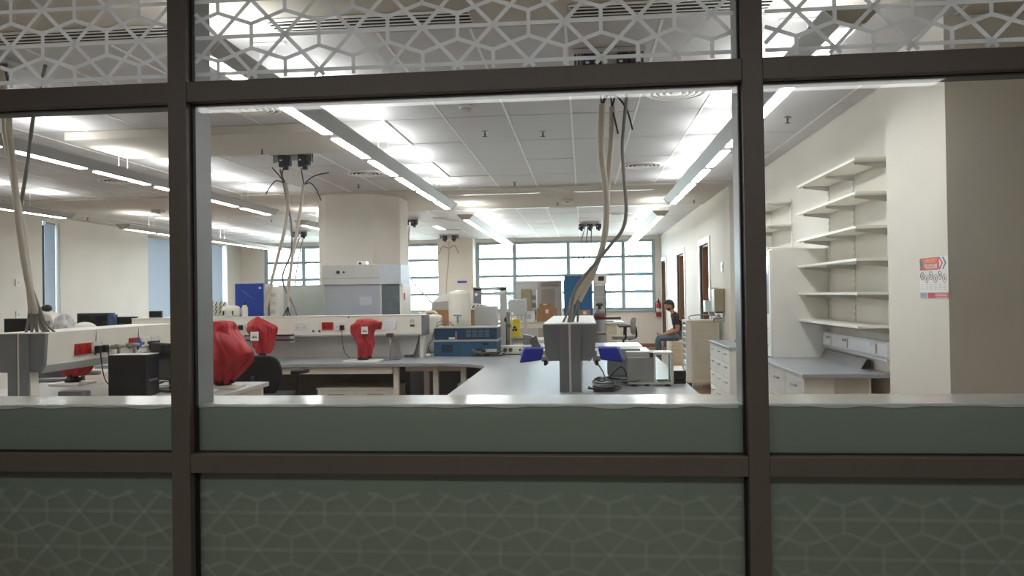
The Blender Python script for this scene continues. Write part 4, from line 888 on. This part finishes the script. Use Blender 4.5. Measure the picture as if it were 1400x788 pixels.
t = thing('display_unit', 'black wedge keypad with a pale lid right of the balance', 'instrument', (.715, 6.0, BZ)); MB().prism([(-.12, 0), (.12, 0), (.12, .02), (-.12, .1)], -.05, .045, 'x').build('wedge', BLACK, t, bevel=.004)
MB().hexa([(-.05, -.12, .022), (.045, -.12, .022), (.045, .12, .101), (-.05, .12, .101), (-.05, -.12, .034), (.045, -.12, .034), (.045, .12, .113), (-.05, .12, .113)][:4]+[(-.05, -.12, .034), (.045, -.12, .034), (.045, .12, .113), (-.05, .12, .113)]).build('lid', CANV, t)
t = thing('hotplate', 'grey instrument with a black knob behind the balance', 'instrument', (.33, 6.45, BZ)); B(-.14, .13, -.1, .12, .015, .15).build('body', GREYCAP, t, bevel=.005); B(-.14, .13, -.06, .12, .15, .23).build('upper_body', mat('balance_grey', (164, 164, 162), .45), t, bevel=.005); MB().cyl((.05, -.06, .19), (.05, -.09, .19), .022).build('knob', BLACK, t); B(-.12, .11, -.09, .1, 0, .015).build('foot', BLACK, t)

# ================================================================ FAR THINGS
t = thing('storage_cabinet', 'large beige-grey cabinet standing before the window', 'cabinet', (-.98, 17.2, 0)); B(-.5, -.02, -.3, .3, .0, 1.9).build('left_unit', GREYL, t, bevel=.005); B(-.02, .5, -.35, 0.3, 0, 1.9).build('right_unit', mat('unit_grey', (176, 172, 164), .5), t, bevel=.005)
B(.06, .36, -.356, -.35, 1.2, 1.72).build('side_panel', mat('warm_grey', (150, 144, 134), .5), t)
for k in range(5): B(.06, .46, -.356, -.35, 1.76+.022*k, 1.77+.022*k).build('vent_louvre', GREYD, t)
bench('beige counter carrying the distant cardboard boxes', [(-1.95, 13.9), (.05, 13.9), (-1.95, 14.5), (.05, 14.5)], [(-1.9, 0, 13.82, 13.84)], 1.068, top=(-2.05, .15, 13.8, 14.6), topm=BEIGEM)
t = thing('narrow_cabinet', 'narrow olive-beige instrument tower before the grey cabinet', 'instrument', (-1.0, 14.2, 1.1)); B(-.14, .05, -.15, .15, 0, .6).build('tower', mat('olive_beige', (168, 158, 132), .5), t, bevel=.005); B(.05, .14, -.12, .12, .04, .58).build('side_module', GREYL, t)
for k in range(3): B(.06, .13, -.125, -.12, .12+.14*k, .2+.14*k).build('drawer_front', mat('slate_window', (120, 128, 140), .3), t)
carton('taped cardboard box on the distant beige counter', (-.66, 14.05, 1.1), .36, .3, .25)
carton('small cardboard box stacked on the taped cardboard box', (-.7, 14.1, 1.352), .2, .2, .08)
carton('plain cardboard box beside the blue fridge', (.02, 14.1, 1.1), .2, .22, .2)
t = thing('white_carton', 'white carton left of the taped cardboard box', 'box', (-.98, 13.88, 1.1)); B(-.12, .1, -.06, .06, 0, .2).build('carton', PAPER, t, bevel=.003); B(-.06, .04, -.062, -.06, .06, .14).build('carton_label', GREYL, t)
t = thing('blue_fridge', 'tall teal-blue fridge side behind the hanging conduits', 'fridge', (-.1, 16.3, 0)); B(-.29, .29, -.3, .3, .05, 1.98).build('cabinet_body', FRIDGEB, t, bevel=.01); B(-.27, .27, -.28, .28, 0, .05).build('plinth', BLACK, t); B(-.31, -.29, -.2, .25, .1, 1.9).build('door_edge', GREYD, t)
t = thing('display_fridge', 'white glass-door fridge beside the teal-blue fridge', 'fridge', (.33, 16.2, 0)); B(-.12, .13, -.25, .3, .05, 1.8).build('cabinet_body', WHITE, t, bevel=.008); B(-.12, .16, -.27, .3, 1.8, 2.0).build('control_head', PLATE, t, bevel=.008); B(-.02, .1, -.276, -.27, 1.86, 1.95).build('control_display', BLACK, t); B(-.1, .11, -.26, -.25, .2, 1.76).build('glass_door', mat('fridge_glass', (170, 176, 178), .15), t); B(.11, .13, -.275, -.25, .15, 1.78).build('door_handle', BLACK, t)
for k in range(5): B(-.1, .11, -.263, -.26, .4+.28*k, .415+.28*k).build('fridge_shelf', GREYL, t)
B(-.1, .12, -.22, .28, 0, .05).build('plinth', BLACK, t)
t = thing('gas_cylinder', 'grey gas cylinder with a dark red shoulder beside the fridge', 'gas cylinder', (.29, 14.2, 0)); c_ = MB(); c_.lathe([(.1, 0), (.11, .02), (.11, 1.12)], n=22); c_.lathe([(.108, 1.2), (.08, 1.27), (.035, 1.31)], n=22); c_.m = 1; c_.lathe([(.11, 1.12), (.11, 1.2)], n=22); c_.build('cylinder', [GREYCAP, mat('dark_red', (112, 30, 34), .5)], t)
MB().lathe([(.03, 1.31), (.03, 1.36), (.07, 1.38), (.07, 1.42), (.02, 1.43)], n=14).build('valve', mat('olive_metal', (96, 92, 76), .4, metal=.3), t); MB().cyl((.03, 0, 1.37), (.14, 0, 1.37), .008).build('outlet', STEEL, t); MB().lathe([(.115, .85), (.115, .9)], n=22).build('chain_band', STEEL, t)
t = thing('office_desk', 'pale desk with a dark screen by the window wall', 'desk', (.85, 17.2, 0)); B(-.42, .02, -.5, .5, .93, .97).build('desk_top', GREYL, t); B(-.4, -.14, -.45, .45, 0, .93).build('pedestal', OAK, t, bevel=.003)
for y in (-.46, .42): B(-.03, .0, y, y+.04, 0, .93).build('leg', CREAM, t)
t = thing('monitor', 'dark screen on the pale desk by the window wall', 'monitor', (.56, 17.2, .97)); B(-.12, -.08, -.2, .2, .02, .24).build('casing', BLACK, t); B(-.08, .26, -.03, .03, .05, .1).build('arm', BLACK, t); B(-.14, .1, -.08, .08, 0, .02).build('foot', BLACK, t)
t = thing('fire_extinguisher', 'red fire extinguisher hung on the far wall by the doors', 'extinguisher', (2.2, 22.88, .88)); MB().lathe([(.06, 0), (.075, .02), (.075, .36), (.05, .42), (.02, .44)], n=18).build('bottle', REDP, t); q = MB(); q.box(-.02, .02, -.05, .04, .44, .5); q.cyl((0, 0, .5), (0, .02, .56), .01); q.build('valve_lever', BLACK, t); MB().tube([(0, -.02, .47), (-.08, -.05, .42), (-.09, -.04, .25), (-.085, -.02, .12)], .011, 8).build('hose', BLACK, t); B(-.02, .02, .07, .118, .3, .36).build('wall_bracket', GREYD, t); MB().lathe([(.0765, .14), (.0765, .26)], n=18).build('print_band', PAPER, t)
t = thing('towel_dispenser', 'beige paper towel dispenser on the right wall', 'dispenser', (2.215, 12.95, 1.27)); B(-.085, .083, -.14, .14, 0, .38).build('cover', mat('taupe', (160, 146, 122), .45), t, bevel=.012); B(-.06, .06, -.1, .1, -.02, 0).build('outlet', BLACK, t); B(-.086, -.084, -.02, .02, .28, .31).build('lock', STEEL, t)
t = thing('eyewash_station', 'white first-aid dispenser with pale blue bottles beside towel dispenser', 'dispenser', (2.20, 13.55, 1.27)); B(-.03, .098, -.1, .1, .2, .4).build('upper_box', PLATE, t, bevel=.01); B(-.12, .098, -.12, .1, -.02, .18).build('lower_box', mat('pale_aqua', (206, 222, 222), .3), t, bevel=.01); MB().lathe([(.05, -.08), (.055, -.02)], n=14).build('drain_cup', STEEL, t)
t = thing('wall_tap', 'chrome mixer unit on the wall below the towel dispenser', 'tap', (2.22, 12.95, 1.1)); q = MB(); q.cyl((.08, 0, .06), (-.08, 0, .06), .02); q.cyl((-.08, 0, .07), (-.08, 0, .0), .014); q.build('spout', STEEL, t); MB().sphere((.0, 0, .1), .03).build('lever_ball', STEEL, t); B(.06, .079, -.07, .07, 0, .14).build('back_plate', STEEL, t)
t = thing('light_switch', 'small white switch plate on the right wall', 'switch', (2.29, 12.95, 1.93)); B(-.01, .009, -.06, .06, 0, .16).build('plate', PLATE, t, bevel=.003); B(-.016, -.01, -.02, .02, .05, .11).build('rocker', PLATE, t)
for k, (y, z_, p) in enumerate(((13.53, 1.9, 'high on the left wall behind the conduits'), (13.53, 1.3, 'low on the left wall behind the conduits'))):
    t = thing('wall_socket', 'small pale plate '+p, 'switch', (-10.59, y, z_)); B(-.009, .01, -.06, .06, 0, .13).build('plate', PLATE, t, bevel=.003); B(.01, .016, -.02, .02, .03, .09).build('rocker', GREYL, t)
# pale blue note on the far pier
tag(B(-.14, .14, -.005, 0, 0, .06).build('wall_label', BLUEB, loc=(-3.55, 22.395, 1.97)), 'small blue label stuck on the far square pier', 'label')

# drawer trolley
t = thing('drawer_trolley', 'beige metal drawer trolley beside the seated person', 'trolley', (1.975, 13.26, 0)); t.scale = (1, 1, 1.05)
B(-.2, .26, -.25, .25, .12, 1.04).build('body', BEIGEM, t, bevel=.006); B(-.28, .27, -.27, .27, 1.04, 1.075).build('top_tray', BEIGEM, t, bevel=.006)
for z0, z1 in ((.9, 1.01), (.78, .885), (.36, .765), (.14, .345)):
    d = B(-.17, .24, -.262, -.25, z0, z1).build('side_panel', mat('beige_dark', (194, 187, 169), .45), t, bevel=.003)
for k in range(9):
    b = B(-.275, -.2, -.2, .2, .18+.092*k, .255+.092*k).build('tilt_bin', mat('clear_bin', (150, 168, 186), .2, var=.1), t, bevel=.004); B(-.28, -.275, -.18, .18, .235+.092*k, .25+.092*k).build('bin_lip', PLATE, b)
B(-.285, -.2, -.25, -.22, .1, 1.04).build('corner_post', PLATE, t, bevel=.003); B(-.285, -.2, .22, .25, .1, 1.04).build('corner_post', PLATE, t, bevel=.003)
MB().tube([(-.2, -.2, 1.075), (-.2, -.2, 1.15), (.2, -.2, 1.15), (.2, -.2, 1.075)], .01, 8, 3).build('top_rail', STEEL, t)
for x in (-.22, .22):
    for y in (-.2, .2): MB().cyl((x-.02, y, .05), (x+.02, y, .05), .05, n=14).build('castor', GREYD, t)
B(-.3, .28, -.28, .28, .09, .12).build('bumper', OAK, t)
# ================================================================ RIGHT WALL BENCH
t = thing('low_cabinet', 'white low cabinet with drawers and grey top right of the trolley', 'cabinet', (2.14, 10.45, 0))
B(-.33, .36, -.72, .75, .08, .87).build('body', WHITE, t, bevel=.003); B(-.36, .36, -.745, .77, .87, BZ).build('top', GREYTOP, t, bevel=.004); B(-.28, .34, -.7, .73, 0, .08).build('plinth', GREYD, t)
for k in range(3):
    y0 = -.72+.49*k
    for j, (z0, z1) in enumerate(((.1, .3), (.31, .5), (.51, .69), (.7, .86))):
        d = B(-.348, -.33, y0+.006, y0+.484, z0, z1).build('drawer', WHITE, t, bevel=.003); B(-.37, -.348, y0+.17, y0+.32, z1-.06, z1-.045).build('handle', STEEL, d)
B(.02, .3, -.722, -.72, .79, .8).build('side_notch', GREYCAP, t)
t = thing('steel_tray', 'shallow steel tray with tools on the low white cabinet', 'tray', (2.2, 10.2, BZ)); B(-.22, .2, -.12, .2, 0, .012).build('tray_base', STEEL, t); B(-.22, .2, .19, .2, .012, .05).build('tray_lip', STEEL, t); MB().cyl((-.1, -.05, .03), (.12, .1, .04), .016).build('tool_handle', PLATE, t)
MB().lathe([(.05, .012), (.06, .05), (.02, .06)], c=(.12, -.06, 0), n=14).build('dish', PLATE, t)
wr = B(-.358, .358, -1.28, 1.28, -.035, 0).build('worktop', GREYTOP, loc=(2.14, 7.79, BZ), bevel=.004); tag(wr, 'grey worktop of the wall bench below the white shelves', 'worktop')
t = thing('base_cabinet', 'white base cabinet with drawers under the wall bench', 'cabinet', (2.14, 7.9, 0))
B(-.3, -.08, -1.3, 1.1, .08, .874).build('body', WHITE, t, bevel=.003); B(-.27, -.1, -1.25, 1.05, 0, .08).build('plinth', GREYD, t)
for k in range(4):
    y0 = -1.3+.6*k
    for z0, z1 in ((.1, .62), (.63, .865)):
        d = B(-.318, -.3, y0+.006, y0+.594, z0, z1).build('drawer' if z0 > .5 else 'door', WHITE, t, bevel=.003); B(-.34, -.318, y0+.23, y0+.37, z1-.09, z1-.075).build('handle', STEEL, d)
B(-.078, .2, -1.29, -1.27, 0, .874).build('end_panel', mat('warm_panel', (208, 200, 188), .5), t); B(-.09, -.078, -1.305, -1.27, 0, .874).build('end_upright', CREAM, t, bevel=.003); B(.2, .22, -1.29, 1.1, 0, .874).build('inner_panel', CREAM, t)
t = thing('bench_upstand', 'leaning brushed metal wedge at the back of the wall bench', 'wedge', (2.43, 7.5, BZ)); MB().prism([(-.045, 0), (.03, 0), (.03, .085), (.012, .09)], -.58, .58, 'y').build('wedge_plate', STEEL, t, bevel=.003); MB().prism([(-.04, .004), (.03, .004), (.03, .08), (.012, .085)], -.586, -.58, 'y').build('end_face', BLACK, t)
t = thing('power_trunking', 'white power trunking with sockets above the wall bench', 'trunking', (2.495, 7.3, 1.03)); MB().prism([(-.05, 0), (.0, 0), (.0, .14), (-.05, .14), (-.06, .12), (-.06, .02)], -.85, .82, 'y').build('trunking_body', mat('trunking_white', (224, 226, 230), .35, var=.02), t); B(-.064, -.03, -.85, .82, -.014, .002).build('lower_trim', ALU, t)
for y in (-.55, .15, .62):
    p = B(-.072, -.06, y-.07, y+.07, .03, .115).build('socket_plate', PLATE, t, bevel=.003)
    for q in (-.03, .03): B(-.075, -.072, y+q-.012, y+q+.012, .09, .108).build('rocker_switch', BLACK if y > 0 else PLATE, p)
t = thing('tall_cabinet', 'tall white cupboard standing on the wall bench', 'cabinet', (2.2, 8.57, BZ)); B(-.26, .295, -.44, .44, 0, 1.12).build('body', WHITE, t, bevel=.003)
for k in range(2):
    d = B(-.28, -.26, -.435+.44*k, -.005+.44*k, .01, 1.11).build('door', WHITE, t, bevel=.003); B(-.284, -.28, -.37+.44*k, -.07+.44*k, .45, 1.05).build('door_pane', mat('cupboard_glass', (186, 196, 206), .1), d)
    MB().tube([(-.28, -.33+.44*k, .3), (-.305, -.33+.44*k, .3), (-.305, -.33+.44*k, .12), (-.28, -.33+.44*k, .12)], .006, 6, 1).build('handle', STEEL, d)
def shelves(label, y0, y1, zs, ups, grp):
    for i, z_ in enumerate(zs):
        t = thing('wall_shelf', label[i], 'shelf', (2.345, (y0+y1)/2, z_), group=grp); L = (y1-y0)/2
        B(-.145, .145, -L, L, 0, .022).build('board', SHELFW, t, bevel=.002)
        for u in ups:
            MB().prism([(-.11, -.018), (.145, -.05), (.145, 0), (-.11, 0)], u-(y0+y1)/2-.008, u-(y0+y1)/2+.008, 'y').build('bracket', GREYL, t)
ORD = ('highest', 'second highest', 'third highest', 'third lowest', 'second lowest', 'lowest')
ZS6 = [2.648, 2.372, 2.096, 1.832, 1.556, 1.284]
shelves([o_+' white wall shelf of the near set beside the pier' for o_ in ORD], 6.43, 8.13, ZS6, (6.55, 7.3, 8.02), 'near wall shelves')
shelves([o_+' white wall shelf of the far set beyond the right mullion' for o_ in ORD], 9.42, 11.35, ZS6, (9.5, 10.4, 11.25), 'far wall shelves')
for k, (us, p) in enumerate((((6.5, 7.35, 8.06), 'near'), ((9.46, 10.45, 11.3), 'far'))):
    for q, u in enumerate(us):
        t = thing('shelf_upright', ('first', 'middle', 'last')[q]+f' slotted white upright behind the {p} wall shelves', 'shelf upright', (2.4935, u, 1.2), group='slotted shelf uprights'); B(-.004, .0064, -.014, .014, 0, 1.5).build('channel', SHELFW, t)
        for s_ in range(24): B(-.0048, -.004, -.004, .004, .04+.06*s_, .07+.06*s_).build('slot', GREYCAP, t)
MB_ = B(-.02, .02, -.012, .012, 0, .42)
t = thing('hanging_strap', 'dark strap hanging below the far wall shelves', 'strap', (2.28, 11.1, 1.0)); MB().tube([(0, 0, .28), (.01, .02, .15), (.04, .05, 0)], .012, 6).build('strap', BLACK, t)
# poster
t = thing('poster', 'landscape safety procedure poster with icons taped on the pier', 'poster', (2.2495, 5.175, 1.533)); 
B(-.0015, .0, -.2, .2, 0, .272).build('sheet', PAPER, t)
B(-.0022, -.0014, -.08, .198, .187, .268).build('header_band', mat('salmon', (216, 112, 104), .6), t)
RY = (PI/2, 0, -PI/2)
for k in range(2): MB().prism([(-.09-.045*k, .19), (-.075-.045*k, .19), (-.115-.045*k, .2275), (-.075-.045*k, .265), (-.09-.045*k, .265), (-.13-.045*k, .2275)], -.0024, -.0014, 'x').build('chevron', (mat('chev_red', (190, 70, 80), .6), mat('chev_grey', (96, 100, 120), .6))[k], t)
text('EMERGENCY', .038, mat('orange_ink', (250, 176, 110), .6), t, (-.0023, .035, .246), RY, sx=.78)
text('PROCEDURE', .042, PAPER, t, (-.0023, .035, .209), RY, sx=.76)
def disc(m, y, z_, r_, x=-.0022): m.cyl((x, y, z_), (x+.0008, y, z_), r_, n=16)
q = MB(); disc(q, .172, .228, .026); q.build('crest_ring', PAPER, t); q = MB(); disc(q, .172, .228, .017, -.0026); q.build('crest', mat('crest_teal', (70, 150, 150), .6), t)
for k in range(6):
    y, z_ = .165-.063*k, (.15 if k % 2 == 0 else .13)
    q = MB(); q.tube([(-.0022, y+.026*math.cos(a), z_+.026*math.sin(a)) for a in [2*PI*i/16 for i in range(17)]], .002, 4, 1); q.build('icon_ring', GREYD if k % 2 == 0 else mat('icon_red', (190, 90, 96), .6), t)
    B(-.0022, -.0014, y-.007, y+.009, z_-.012, z_+.012).build('icon', GREYCAP, t)
    for r_ in range(4): B(-.0021, -.0014, y-.022, y+.022-.008*(r_ % 2), .09-.011*r_, .094-.011*r_).build('caption_line', GREYL, t)
B(-.0022, -.0014, -.198, .085, .003, .04).build('footer_band', mat('crimson', (190, 70, 84), .6), t)
B(-.0022, -.0014, .095, .198, .003, .04).build('footer_block', GREYCAP, t)
for r_ in range(3): B(-.0026, -.002, -.18, -.02, .01+.01*r_, .013+.01*r_).build('footer_line', PAPER, t)

# ================================================================ SEATED PERSON
t = thing('seat_cabinet', 'low pale wooden cabinet the person sits on', 'cabinet', (2.02, 16.25, 0)); B(-.2, .27, -.3, .3, .07, .575).build('body', OAK, t, bevel=.004); B(-.21, .275, -.31, .31, .575, .592).build('top', OAK, t, bevel=.004); B(-.16, .24, -.27, .27, 0, .07).build('plinth', GREYD, t)
d = B(-.215, -.2, -.29, .29, .08, .57).build('door', OAK, t, bevel=.003); MB().cyl((-.215, -.24, .5), (-.235, -.24, .5), .012).build('knob', STEEL, d)
P = thing('person', 'man in black t-shirt and jeans sitting in profile looking at a phone', 'person', (1.98, 16.25, .592), 0)
def skin_body(nodes, edges, root):
    me = bpy.data.meshes.new('body'); names = list(nodes); me.from_pydata([nodes[n][:3] for n in names], [(names.index(a), names.index(b)) for a, b in edges], [])
    o = bpy.data.objects.new('body', me); COL.objects.link(o); sk = o.modifiers.new('skin', 'SKIN'); sk.use_smooth_shade = True; sk.branch_smoothing = .6
    for i, n in enumerate(names):
        v = me.skin_vertices[0].data[i]; r_ = nodes[n][3]; v.radius = r_ if isinstance(r_, tuple) else (r_, r_); v.use_root = (n == root)
    sb_ = o.modifiers.new('sub', 'SUBSURF'); sb_.levels = 2; sb_.render_levels = 2
    m = apply_mods(o); o.parent = P; return o, m
N = {'pel': (.02, 0, .09, .15), 'abd': (-.01, 0, .24, .135), 'che': (-.06, 0, .42, (.155, .13)), 'upc': (-.1, 0, .52, .12), 'nek': (-.145, 0, .6, .06), 'hed': (-.18, 0, .68, .06)}
E_ = [('pel', 'abd'), ('abd', 'che'), ('che', 'upc'), ('upc', 'nek'), ('nek', 'hed')]
for s, q in (('L', -1), ('R', 1)):
    y = q
    N.update({'sho'+s: (-.09, y*.19, .5, .065), 'elb'+s: (-.06, y*.24, .235, .048), 'for'+s: (-.2, y*.2, .165, .043), 'wri'+s: (-.33, y*.1, .115, .029), 'pal'+s: (-.385, y*.07, .115, .03),
              'hip'+s: (-.02, y*.1, .085, .105), 'thi'+s: (-.24, y*.12, .08, .085), 'kne'+s: (-.44, y*.13, .05, .066), 'cal'+s: (-.44, y*.125, -.18, .058), 'ank'+s: (-.42, y*.12, -.49, .042), 'hee'+s: (-.41, y*.12, -.545, .04), 'toe'+s: (-.56, y*.14, -.563, .027)})
    E_ += [('upc', 'sho'+s), ('sho'+s, 'elb'+s), ('elb'+s, 'for'+s), ('for'+s, 'wri'+s), ('wri'+s, 'pal'+s), ('pel', 'hip'+s), ('hip'+s, 'thi'+s), ('thi'+s, 'kne'+s), ('kne'+s, 'cal'+s), ('cal'+s, 'ank'+s), ('ank'+s, 'hee'+s), ('hee'+s, 'toe'+s)]
body, bm_ = skin_body(N, E_, 'pel')
for m in (SKIN, SHIRT, JEANS, SHOE): bm_.materials.append(m)
def seg_d(p, a, b):
    a, b = Vector(a), Vector(b); u = b-a; tt = max(0, min(1, (p-a).dot(u)/u.length_squared)); return (p-a-u*tt).length, tt
zone = {}
for a, b in E_:
    k = a[:3]+b[:3]
    zone[(a, b)] = {'pelabd': 1, 'abdche': 1, 'cheupc': 1, 'upcnek': 0, 'nekhed': 0, 'upcsho': 1, 'shoelb': 1, 'elbfor': 0, 'forwri': 0, 'wripal': 0, 'pelhip': 2, 'hipthi': 2, 'thikne': 2, 'knecal': 2, 'calank': 2, 'ankhee': 3, 'heetoe': 3}[k]
for pl in bm_.polygons:
    c_ = pl.center; best = min(((seg_d(c_, N[a][:3], N[b][:3])[0]/max(.03, (N[a][3] if not isinstance(N[a][3], tuple) else N[a][3][0])), (a, b)) for a, b in E_), key=lambda v: v[0])
    a, b = best[1]; mi = zone[(a, b)]; tt = seg_d(c_, N[a][:3], N[b][:3])[1]
    if a[:3] == 'sho' and tt > .62: mi = 0
    if a == 'upc' and b == 'nek' and tt < .35: mi = 1
    if a == 'pel' and b == 'abd' and tt < .3: mi = 2
    if a[:3] == 'ank' and tt < .4: mi = 2
    pl.material_index = mi; pl.use_smooth = True
# head mesh (local: faces -x, bowed)
hd = MB(); rings = []
NV, NU = 22, 24
for k in range(NV+1):
    el = -PI/2+PI*k/NV; ring = []
    for i in range(NU):
        az = 2*PI*i/NU; cxh = max(math.cos(el), .03)
        x, y, z_ = cxh*math.cos(az), cxh*math.sin(az), math.sin(el)
        X = x*.098; Y = y*.075; Z = z_*.118
        f = max(0, -x)                                     # front of the face is -x
        if z_ < -.1: X += .012*(1-f)*(-z_); Y *= 1-.25*(-z_-.1)
        nose = math.exp(-((y/.16)**2))*math.exp(-(((z_+.12)/.2)**2))*f; X -= .026*nose
        brow = math.exp(-(((z_-.16)/.1)**2))*math.exp(-((y/.5)**2))*f; X -= .005*brow
        sock = math.exp(-(((z_-.02)/.09)**2))*math.exp(-(((abs(y)-.38)/.18)**2))*f; X += .008*sock
        lip = math.exp(-(((z_+.5)/.1)**2))*math.exp(-((y/.3)**2))*f; X -= .007*lip
        chin = math.exp(-(((z_+.82)/.16)**2))*f; X -= .014*chin
        ring.append((X, Y, Z))
    rings.append(ring)
hd.ring_loft(rings)
hm = hd.mesh('head_tmp', SKIN)
RH = Matrix.Translation((-.20, 0, .735)) @ Matrix.Rotation(-.42, 4, 'Y')
hm.transform(RH)
ear = MB()
for s in (-1, 1): ear.sphere((.01, s*.078, -.005), .02, .009, .032, 10, 8)
em = ear.mesh('ear_tmp', SKIN); em.transform(RH)
# hands: five bent fingers each
hand = MB()
for s in (-1, 1):
    y0 = s*.07
    for k in range(4):
        yy = y0-s*(.024-.016*k); l = (.042, .05, .046, .036)[k]
        hand.tube([(-.4, yy, .118), (-.4-l*.7, yy-s*.004, .124), (-.4-l*1.15, yy-s*.016, .138), (-.4-l*1.0, yy-s*.032, .15)], lambda q: .0095-.002*q, 7, 3)
    hand.tube([(-.37, y0-s*.02, .13), (-.395, y0-s*.038, .145), (-.425, y0-s*.045, .155)], lambda q: .0105-.002*q, 7, 3)
hnm = hand.mesh('hand_tmp', SKIN)
bmx = bmesh.new(); bmx.from_mesh(bm_)
for m_ in (hm, em, hnm): bmx.from_mesh(m_)
bmx.to_mesh(bm_); bmx.free()
# hair cap with beard, as a child
hr = MB(); rings = []
for k in range(11, NV+1):
    el = -PI/2+PI*k/NV; ring = []
    for i in range(NU):
        az = 2*PI*i/NU; cxh = max(math.cos(el), .03); x, y, z_ = cxh*math.cos(az), cxh*math.sin(az), math.sin(el)
        g = 1.07 if (z_ > .5 or x > -.25) else .9
        ring.append((x*.1*g+.004, y*.077*g, z_*.122*(1.06 if z_ > .3 else 1)-.0))
    rings.append(ring)
hr.ring_loft(rings)
back = []
for k in range(5, 13):
    el = -PI/2+PI*k/NV; back.append([(math.cos(el)*math.cos(a)*.104+.003, math.cos(el)*math.sin(a)*.079, math.sin(el)*.12) for a in [-1.15+2.3*i/10 for i in range(11)]])
hr.ring_loft(back, cap=False, closed=False)
brd = []
for k in range(2, 9):
    el = -PI/2+PI*k/NV; z_ = math.sin(el); f = 1
    row = []
    for i in range(13):
        a = PI-1.25+2.5*i/12; x, y = math.cos(el)*math.cos(a), math.cos(el)*math.sin(a); ff = max(0, -x)
        X = x*.098+.012*(1-ff)*(-z_)*(z_ < -.1); Y = y*.075*(1-.25*max(0, -z_-.1)); X -= .014*math.exp(-(((z_+.82)/.16)**2))*ff
        row.append((X*1.012-.001, Y*1.02, z_*.1185))
    brd.append(row)
hr.ring_loft(brd, cap=False, closed=False)
hrm = hr.mesh('hair', HAIR); hrm.transform(RH)
ho = bpy.data.objects.new('hair', hrm); COL.objects.link(ho); ho.parent = P
ey = MB()
for s in (-1, 1): ey.sphere((-.084, s*.029, .002), .011, .012, .009, 10, 8)
eym = ey.mesh('eyes', EYEW); eym.transform(RH); eo = bpy.data.objects.new('eyes', eym); COL.objects.link(eo); eo.parent = P
bro = MB()
for s in (-1, 1): bro.box(-.1, -.09, s*.012, s*.046, .018, .025)
brm = bro.mesh('eyebrows', HAIR); brm.transform(RH); bo = bpy.data.objects.new('eyebrows', brm); COL.objects.link(bo); bo.parent = P
ph = B(-.075, .075, -.036, .036, 0, .009).build('phone', BLACK, loc=(1.98-.41, 16.25, .592+.146), rot=(0, .35, 0)); tag(ph, 'black phone held in both hands of the seated man', 'phone')
# ================================================================ OUTSIDE
gr = struct('ground_outside', B(-400, 400, 24.5, 900, -16.2, -16), mat('pale_ground', (196, 190, 180), .9, var=.1, scale=.05), 'pale ground far below the windows')
def tower(label, x, y, w_, d_, z1, cols, rows, m, base=-16):
    t = thing('building', label, 'building', (x, y, base), group='buildings outside the window'); h = z1-base
    B(-w_/2, w_/2, -d_/2, d_/2, 0, h).build('wall', m, t); B(-w_/2-.3, w_/2+.3, -d_/2-.3, d_/2+.3, h, h+.6).build('roof_parapet', m, t)
    me = B(-w_/cols*.33, w_/cols*.33, -.1, 0, -h/rows*.3, h/rows*.3).mesh('window', mat('blue_glazing', (70, 130, 196), .3))
    for i in range(cols):
        for j in range(rows): inst(me, 'window', t, (-w_/2+w_*(i+.5)/cols, -d_/2, h*(j+.5)/rows))
PALE = mat('pale_render', (236, 232, 224), .8)
tower('pale building with blue window bands seen at the right of window', 8.55, 120, 2.4, 10, 8, 1, 9, PALE)
tower('low pale building at the left window skyline', -118, 300, 90, 20, 6, 12, 3, PALE)
def tree(label, x, y, zt, r_):
    t = thing('tree', label, 'tree', (x, y, -16), group='trees outside the window'); MB().cyl((0, 0, 0), (0, 0, zt+16-r_), .25, .12).build('trunk', WOOD, t)
    m = MB(); r = random.Random(int(x*7+y))
    for k in range(14): m.sphere((r.uniform(-.6, .6)*r_, r.uniform(-.6, .6)*r_, zt+16-r_+r.uniform(-.8, .7)*r_), r_*r.uniform(.3, .5), nu=8, nv=6)
    m.build('crown', mat('dusty_leaf', (120, 150, 140), .8, var=.3, scale=2), t)
tree('dusty green tree beyond the window right of the fridge', 3.0, 100, 2.2, 1.6)
tree('dusty green tree seen through the open metal frame', -9.5, 100, 3.6, 2.4)
tree('dusty green tree low in the window left of the far pier', -20.5, 110, 2.2, 2.0)
